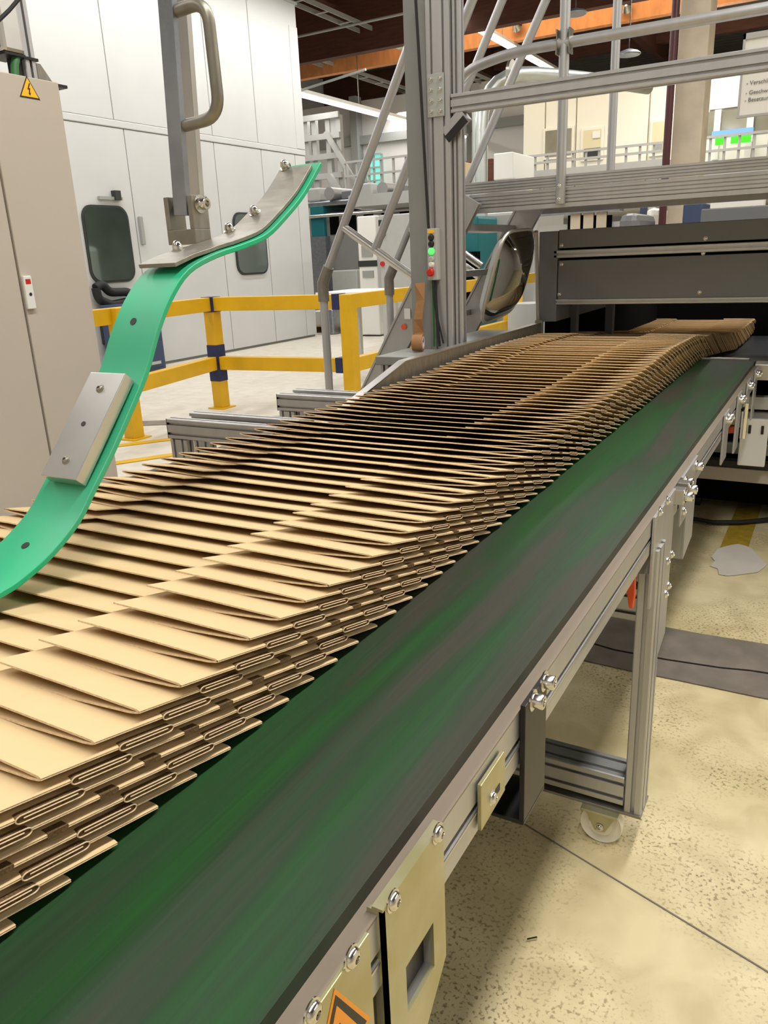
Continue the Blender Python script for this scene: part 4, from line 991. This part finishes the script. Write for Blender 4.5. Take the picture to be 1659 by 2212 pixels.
# slab joints cut in the floor
for k, (a_, b_) in enumerate((((-1.6, 1.95), (.05, 1.40)),)):
    o = MB().bar((*a_, .001), (*b_, .001), .0035, .002).build('trim_%d' % (k+1), 'asphalt', None); o['kind'] = 'structure'
p = at(1148, 2030, Z=.003); single(MB().bar(p-Vector((.008, .004, 0)), p+Vector((.010, .008, .003)), .004, .004), 'metal_clip', 'chrome', 'tiny shiny metal clip lying on the beige floor', 'clip', p)
# ---------------------------------------------------------------- hall background, left of the post
def bx(name, u0, v0, u1, v1, Y, dep, mm, lab, cat, base=None, **k):
    a_ = at(u0, v0, Y=Y); b_ = at(u1, v1, Y=Y); z0 = base if base is not None else b_.z
    return single(MB().box(min(a_.x, b_.x), max(a_.x, b_.x), Y, Y+dep, z0, a_.z), name, mm, lab, cat, ((a_.x+b_.x)/2, Y, z0), **k)
# stacker tower of pale beams
def scaffold():
    Y = 19.4; a_ = at(658, 258, Y=Y); b_ = at(738, 420, Y=Y)
    t = thing('steel_tower', 'pale beige steel tower with ladder behind the white enclosure corner', 'tower', (a_.x, Y, 0))
    xs = [a_.x, a_.x+(b_.x-a_.x)*.25, a_.x+(b_.x-a_.x)*.68, b_.x]
    for x in xs: MB().box(x-.07, x+.07, Y, Y+.14, 0, a_.z).build('column', 'grey', t)
    for f in (0, .25, .5, .75, 1): 
        z = b_.z+(a_.z-b_.z)*f; MB().box(a_.x-.07, b_.x+.07, Y-.08, Y-.005, z-.07, z+.07).build('crossbar', 'grey', t)
    MB().box(xs[2]+.07, b_.x-.07, Y+.04, Y+.3, b_.z+1.3, a_.z).build('panel', 'grey', t)
    MB().bar(at(703, 285, Y=Y-.2), at(768, 395, Y=Y-.2), .08, .12).build('diagonal_brace', 'grey', t)
    MB().bar(at(712, 380, Y=Y-.3), at(760, 460, Y=Y-.3), .12, .16).build('diagonal_brace', 'grey', t)
    MB().bar(at(690, 430, Y=Y-.3), at(740, 520, Y=Y-.3), .25, .3).build('diagonal_brace', 'cabinet', t)
scaffold()
pu = thing('press_unit', 'long grey printing press line with rollers and dark gaps under the pale tower', 'machine', (at(640, 405, Y=16.2).x, 16.2, 0))
pa_ = at(640, 405, Y=16.2); pb2 = at(905, 452, Y=16.2); W0 = pa_.x; W1 = pb2.x
MB().box(W0, W1, 16.6, 17.8, 0, at(740, 455, Y=16.2).z).build('body', 'grey_sheet', pu, bevel=.03)
MB().box(W0, W1, 16.5, 17.9, at(740, 440, Y=16.2).z, at(740, 428, Y=16.2).z).build('upper_deck', 'steel_dark', pu, bevel=.03)
x = W0+.1; k = 0
while x < W1-.5:
    z0_ = at(740, 428, Y=16.2).z
    if k % 3 == 0: MB().box(x, x+.34, 16.5, 17.5, z0_, z0_+.30).build('housing', 'grey', pu, bevel=.04)
    elif k % 3 == 1: MB().tube([(x+.2, 16.4, z0_+.14), (x+.2, 17.6, z0_+.14)], .14, 16).build('roller', 'alu', pu, smooth=True)
    else: MB().box(x, x+.25, 16.5, 17.3, z0_, z0_+.18).build('drive_box', 'machine', pu, bevel=.02)
    MB().box(x+.05, x+.30, 16.58, 16.60, z0_-.75, z0_-.30).build('dark_gap', 'void', pu)
    x += .47; k += 1
MB().tube([(W0, 16.45, at(740, 436, Y=16.2).z-.25), (W1, 16.45, at(740, 436, Y=16.2).z-.25)], .04, 10).build('air_pipe', 'alu_bright', pu, smooth=True)
bx('teal_cabinet', 668, 445, 702, 512, 16.5, 1.0, 'teal', 'dark teal machine cabinet right behind the enclosure corner', 'cabinet', bevel=.03)
bx('floor_machine', 670, 512, 706, 566, 16.4, 1.0, 'steel_dark', 'brown and black machine base below the teal cabinet', 'machine', base=0)
bx('floor_machine', 706, 455, 770, 560, 17.5, 1.5, 'machine', 'dark machine block beside the white cabinet row', 'machine', base=.0, bevel=.05)
bx('low_cupboard', 716, 585, 772, 618, 14.8, .8, 'grey', 'low light grey cupboard with two doors behind the inclined tube', 'cupboard', base=0, bevel=.02)
wc = thing('white_cabinet', 'white control cabinet with dark band behind the stair tubes', 'cabinet', (at(790, 600, Y=13).x, 13, 0))
a_ = at(770, 468, Y=13); b_ = at(816, 600, Y=13)
MB().box(a_.x, b_.x, 13, 13.8, .02, a_.z).build('body', 'white', wc, bevel=.02)
MB().box(a_.x-.004, b_.x+.004, 12.985, 13, at(790, 576, Y=13).z, at(790, 563, Y=13).z).build('dark_band', 'gasket', wc)
MB().box(a_.x+.08, b_.x-.08, 12.98, 13, at(790, 555, Y=13).z, at(790, 530, Y=13).z).build('vent_grille', 'seam', wc)
MB().box(a_.x+.08, b_.x-.08, 12.98, 13, at(790, 600, Y=13).z, at(790, 585, Y=13).z).build('vent_grille', 'seam', wc)
MB().box(a_.x, b_.x, 13, 13.8, 0, .02).build('plinth', 'black', wc)
wc = thing('grey_switchgear', 'tall light grey switch cabinet with small buttons left of the gantry post', 'cabinet', (at(850, 600, Y=12).x, 12, 0))
a_ = at(817, 465, Y=12); b_ = at(905, 620, Y=12)
MB().box(a_.x, b_.x, 12, 12.9, .02, a_.z).build('body', 'grey', wc, bevel=.02)
MB().box(a_.x, b_.x, 12, 12.9, 0, .02).build('plinth', 'black', wc)
for u, v in ((826, 482), (826, 503)):
    c_ = at(u, v, Y=12); MB().box(c_.x-.06, c_.x+.06, 11.97, 12, c_.z-.05, c_.z+.05).build('meter', 'gasket', wc)
c_ = at(827, 570, Y=12); MB().lathe([(0, .03), (.04, .03), (.04, 0)], (c_.x, 12, c_.z), (0, -1, 0), 12).build('stop_button', 'red', wc)
# upper gallery with railing at far left wall
def gallery(u0, v0, u1, v1, vd, Y, lab, n_=7):
    a_ = at(u0, v0, Y=Y); b_ = at(u1, v1, Y=Y); d_ = at(u0, vd, Y=Y)
    t = thing('gallery_railing', lab, 'railing', (a_.x, Y, d_.z))
    MB().box(a_.x, b_.x, Y-.05, Y+1.05, d_.z-.22, d_.z).build('floor_edge', 'grey', t)
    for x in (a_.x+.3, b_.x-.3): MB().box(x-.08, x+.08, Y+.1, Y+.26, 0, d_.z-.22).build('support', 'grey', t)
    for i in range(n_): 
        x = a_.x+(b_.x-a_.x)*i/(n_-1); MB().box(x-.025, x+.025, Y-.03, Y+.02, d_.z, a_.z).build('post', 'grey', t)
    for f in (1, .5): MB().box(a_.x, b_.x, Y-.075, Y-.032, d_.z+(a_.z-d_.z)*f-.025, d_.z+(a_.z-d_.z)*f+.025).build('rail', 'grey', t)
gallery(745, 352, 905, 348, 412, 19.0, 'white railed gallery above the machines left of the gantry post')
a_ = at(790, 336, Y=24.0); b_ = at(830, 445, Y=24.0)
cwn = thing('bright_window', 'bright cyan daylight window behind the inclined tube', 'window', (a_.x, 24, b_.z))
MB().box(a_.x, b_.x, 24, 24.06, b_.z, a_.z).build('pane', 'cyan_win', cwn)
for f in (0, .5, 1): MB().box(a_.x+(b_.x-a_.x)*f-.03, a_.x+(b_.x-a_.x)*f+.03, 23.95, 24.0, b_.z, a_.z).build('mullion', 'grey', cwn)
for f in (0, .25, .5, .75, 1): MB().box(a_.x, b_.x, 23.90, 23.948, b_.z+(a_.z-b_.z)*f-.025, b_.z+(a_.z-b_.z)*f+.025).build('transom', 'grey', cwn)
# partition wall behind, so that the window stands in a wall
struct(MB().box(-17, -7.6, 24.06, 24.3, 0, 6.2), 'wall_partition', 'wall')
for x in (-14.2, -10.4): struct(MB().box(x-.12, x+.12, 23.7, 24.06, 0, 6.3), 'trim_%d' % (3 if x < -12 else 4), 'seam')
struct(MB().box(-17, -7.6, 23.85, 24.06, 4.9, 5.15), 'trim_5', 'seam')
# worktable and pallets
t = thing('work_table', 'white topped work table behind the yellow barrier post', 'table', (at(770, 630, Y=8.5).x, 8.5, 0))
a_ = at(700, 628, Y=8.6); b_ = at(880, 625, Y=8.6)
MB().box(a_.x, b_.x, 8.4, 9.3, .98, 1.02).build('table_top', 'white', t, bevel=.005)
for x in (a_.x+.1, b_.x-.1):
    for y in (8.45, 9.25): MB().box(x-.03, x+.03, y-.03, y+.03, 0, .98).build('leg', 'grey', t)
def pallet(u, v, lab):
    c_ = at(u, v, Z=0); t = thing('wooden_pallet', lab, 'pallet', c_)
    for i in range(5): MB().box(c_.x-.6, c_.x+.6, c_.y-.4+i*.18, c_.y-.28+i*.18, .12, .145).build('deck_board', 'card', t)
    for x in (-.55, 0, .55): MB().box(c_.x+x-.05, c_.x+x+.05, c_.y-.4, c_.y+.44, 0, .12).build('runner', 'card', t)
    MB().box(c_.x-.55, c_.x+.55, c_.y-.36, c_.y+.40, .145, .42).build('stacked_sheets', 'white', t, bevel=.01)
pallet(737, 715, 'wooden pallet with white sheets left of the yellow corner post')
pallet(830, 690, 'wooden pallet with white sheets behind the stair post')
bx('floor_machine', 690, 668, 722, 728, 13.2, .8, 'steel_dark', 'dark brown upright box at the foot of the white enclosure corner', 'box', base=0, bevel=.03)
# ---------------------------------------------------------------- hall background, right of the post
# office block
YO = 21.0
of = thing('office_block', 'white panelled office block with doors and windows above the walkway', 'office', (at(1300, 300, Y=YO).x, YO, 0))
oa = at(1130, 180, Y=YO); ob = at(1830, 400, Y=YO); zob = 2.3
MB().box(oa.x, ob.x+1, YO+.08, YO+5, zob, oa.z).build('body', 'office', of)
cols = [1130, 1178, 1245, 1325, 1402, 1460, 1530, 1620, 1720, 1830]
for u0, u1 in zip(cols, cols[1:]):
    x0 = at(u0, 250, Y=YO).x; x1 = at(u1, 250, Y=YO).x
    MB().box(x0+.015, x1-.015, YO, YO+.08, at(u0, 238 if u0 >= 1500 else 300, Y=YO).z if u0 >= 1500 else zob, oa.z).build('wall_panel', 'office', of, bevel=.01)
def owin(u0, v0, u1, v1, nm, mm, fr=.06):
    a_ = at(u0, v0, Y=YO); b_ = at(u1, v1, Y=YO)
    f = MB().box(a_.x-fr, b_.x+fr, YO-.06, YO, b_.z-fr, a_.z+fr).build(nm, 'office', of, bevel=.01)
    MB().box(a_.x, b_.x, YO-.07, YO-.06, b_.z, a_.z).build('pane', mm, f); return f
owin(1180, 284, 1235, 335, 'window', 'office_win')
d_ = owin(1262, 283, 1298, 340, 'door', 'cream'); a_ = at(1262, 322, Y=YO-.08); b_ = at(1296, 340, Y=YO-.08); MB().box(a_.x, b_.x, YO-.09, YO-.07, b_.z, a_.z).build('dark_lower_pane', 'gasket', d_)
a_ = at(1280, 284, Y=YO-.1); b_ = at(1296, 297, Y=YO-.1); MB().box(a_.x, b_.x, YO-.10, YO-.07, b_.z, a_.z).build('white_unit', 'white', d_)
d_ = owin(1412, 265, 1436, 330, 'door', 'cream'); a_ = at(1413, 312, Y=YO-.08); b_ = at(1430, 326, Y=YO-.08); MB().box(a_.x, b_.x, YO-.09, YO-.07, b_.z, a_.z).build('door_notice', 'seam', d_)
for u0, u1, v0, v1 in ((1515, 1550, 245, 298), (1556, 1620, 240, 288), (1628, 1700, 234, 284), (1706, 1800, 228, 280)):
    a_ = at(u0, v0, Y=YO); b_ = at(u1, v1, Y=YO); MB().box(a_.x, b_.x, YO-.03, YO-.01, b_.z, a_.z).build('window', 'office_win', of)
for u in (1553, 1624, 1703): a_ = at(u, 238, Y=YO); b_ = at(u, 345, Y=YO); MB().box(a_.x-.07, a_.x+.07, YO-.1, YO, b_.z, a_.z).build('window_post', 'white', of)
MB().box(at(1508, 310, Y=YO).x, ob.x+1, YO-.02, YO+.08, zob, at(1508, 300, Y=YO).z).build('wall_panel', 'office', of)
# display strip
ds = thing('display_screen', 'wide blue and green display strip on the gallery right of the concrete column', 'screen', at(1580, 300, Y=YO-.6))
a_ = at(1538, 284, Y=YO-.6); b_ = at(1625, 306, Y=YO-.6); zm = (a_.z*.5+b_.z*.5)
MB().box(a_.x, b_.x, YO-.6, YO-.55, zm, a_.z).build('blue_band', 'screen_blue', ds)
for f0, f1 in ((.10, .32), (.48, .95)): MB().box(a_.x+(b_.x-a_.x)*f0, a_.x+(b_.x-a_.x)*f1, YO-.61, YO-.55, b_.z, zm).build('green_field', 'screen_green', ds)
MB().box(a_.x, b_.x, YO-.59, YO-.56, b_.z, zm).build('screen_back', 'white', ds)
gallery(1130, 340, 1445, 305, 372, YO-1.2, 'white gallery railing in front of the office doors', 12)
gallery(1505, 300, 1800, 275, 360, YO-1.2, 'white gallery railing right of the concrete column', 10)
# concrete column and red pipe
YC = 12.0
a_ = at(1448, 340, Y=YC); b_ = at(1523, 340, Y=YC); c2_ = at(1450, 340, Y=YC)
single(MB().box(at(1458, 200, Y=YC).x, at(1522, 200, Y=YC).x, YC, YC+.5, 0, ZC), 'concrete_column', 'concrete', 'square concrete column standing right of the second walkway post', 'column', (b_.x, YC, 0), bevel=.015)
pp = at(1445, 250, Y=YC-.1)
single(MB().tube([(pp.x, YC-.1, 0), (pp.x, YC-.1, ZC)], .05, 12), 'red_pipe', 'maroon', 'dark maroon pipe running up the left side of the concrete column', 'pipe', (pp.x, YC-.1, 0), smooth=True)
# galvanised duct with elbow
YD = 13.0
dp = [at(1040, 470, Y=YD), at(1040, 200, Y=YD), at(1095, 150, Y=YD), at(1260, 168, Y=YD+1.2), at(1400, 190, Y=YD+3)]
dt = thing('ventilation_duct', 'shiny galvanised duct with wide elbow behind the gantry crossbeam', 'duct', dp[0])
MB().tube(fillet([dp[0], at(1040, 150, Y=YD), dp[3], dp[4]], .9, 7), .105, 18).build('pipe', 'pipe', dt, smooth=True)
a2 = at(1108, 152, Y=YD)
MB().tube([at(1100, 151, Y=YD), at(1106, 151, Y=YD)], .15, 18).build('clamp_ring', 'alu_bright', dt, smooth=True)
MB().tube([at(1029, 470, Y=YD+.2), at(1029, 240, Y=YD+.2)], .07, 12).build('pipe', 'pipe', dt, smooth=True)
# things below the walkway / between post and machine
bx('white_box', 1066, 332, 1108, 386, 15.0, 1.2, 'white', 'white box on the gallery left of the office block', 'box', bevel=.02)
zgf = at(1000, 398, Y=15.0).z-.02
bx('wooden_crate', 980, 352, 1004, 395, 15.5, 1.0, 'card', 'light wooden crate beside the brown boxes behind the gantry post', 'crate', bevel=.02, base=zgf)
bx('dark_crate', 1005, 348, 1064, 395, 16.5, 1.0, 'timber', 'dark brown crate behind the duct and the stair tube', 'crate', bevel=.02, base=zgf)
single(MB().box(-9.2, -6.2, 15.0, 17.8, at(1000, 398, Y=15.0).z-.25, at(1000, 398, Y=15.0).z-.02), 'gallery_floor', 'grey', 'grey gallery floor slab carrying crates behind the gantry post', 'platform', (-7, 15, 3))
bx('teal_machine', 985, 468, 1032, 560, 12.5, .9, 'teal', 'tall teal machine right behind the stair stringer', 'machine', base=0, bevel=.05)
bx('dark_machine', 985, 545, 1030, 610, 12.3, .15, 'void', 'black machine opening below the teal housing', 'machine', base=.2)
bx('light_machine', 1034, 462, 1160, 560, 13.5, 1.5, 'grey', 'light grey machine body behind the convex mirror', 'machine', base=0, bevel=.05)
# printing line behind the hood
pl_ = thing('printing_line', 'row of grey printing units with black gaps just above the machine hood', 'machine', at(1250, 480, Y=10))
a_ = at(1165, 468, Y=10); b_ = at(1340, 520, Y=10)
MB().box(a_.x, b_.x, 10, 11, 0, at(1300, 480, Y=10).z).build('body', 'grey', pl_)
MB().box(a_.x-.2, b_.x, 9.9, 10.1, at(1200, 465, Y=10).z, at(1200, 458, Y=10).z).build('top_beam', 'steel_dark', pl_)
for u in (1236, 1256, 1290, 1312): c_ = at(u, 484, Y=9.98); MB().box(c_.x-.05, c_.x+.05, 9.96, 10.0, c_.z-.10, c_.z+.10).build('gap', 'void', pl_)
for u in (1244, 1272, 1300): c_ = at(u, 484, Y=9.98); MB().box(c_.x-.06, c_.x+.06, 9.95, 10.0, c_.z-.14, c_.z+.2).build('side_frame', 'concrete', pl_)
bx('grey_machine', 1336, 462, 1378, 500, 9.5, 1.0, 'machine', 'dark grey machine cover right of the printing units', 'machine', base=0, bevel=.08)
bx('blue_post', 1383, 446, 1392, 500, 11.0, .1, 'blue', 'narrow blue post above the machine hood', 'post', base=0)
bx('white_tank', 1392, 450, 1424, 500, 12.5, .8, 'white', 'white rounded housing left of the maroon pipe above the hood', 'machine', base=0, bevel=.1)
bx('slate_cabinet', 1476, 440, 1514, 500, 10.0, .8, 'blue', 'dark slate cabinet right of the column above the hood', 'cabinet', base=0, bevel=.02)
dk_ = thing('dark_conveyor_cover', 'dark flat cover with pale strip above the machine hood at the right', 'machine', at(1590, 465, Y=8))
a_ = at(1515, 452, Y=8.0); MB().box(a_.x, 1.4, 8, 8.6, at(1515, 475, Y=8).z-.03, a_.z).build('cover', 'machine', dk_, bevel=.01)
MB().box(a_.x+.05, 1.4, 8.05, 8.5, at(1515, 475, Y=8).z-.16, at(1515, 475, Y=8).z-.06).build('pale_body', 'white', dk_)
for x in (a_.x+.06, .8): MB().box(x, x+.08, 8.1, 8.4, 0, at(1515, 475, Y=8).z-.16).build('support', 'grey', dk_)
MB().box(at(1535, 436, Y=8.8).x, at(1650, 436, Y=8.8).x, 8.8, 9.0, at(1540, 450, Y=8.8).z, at(1540, 432, Y=8.8).z).build('pale_top', 'white', dk_)
# behind mirror: bucket and yellow parts
c_ = at(1145, 690, Z=0)
bk_ = thing('grey_bucket', 'grey round drum behind the convex mirror beside the machine column', 'drum', (at(1142, 660, Y=6).x, 6.0, 0))
MB().lathe([(0, 0), (.15, 0), (.16, .9), (.15, 1.02), (0, 1.02)], (at(1142, 660, Y=6).x, 6.0, 0), (0, 0, 1), 24).build('drum', 'grey', bk_, smooth=True)
c_ = at(1116, 665, Y=6.1)
single(MB().prism([(c_.x-.05, 6.1, 0), (c_.x+.03, 6.1, 0), (c_.x+.03, 6.1, c_.z+.16), (c_.x-.01, 6.1, c_.z+.16)], (0, .05, 0)), 'warning_flag', 'warn', 'yellow and black hanging warning cloth beside the grey drum', 'sign', (c_.x, 6.1, 0))
for o in bpy.data.objects:
    if '_o' in o: del o['_o']
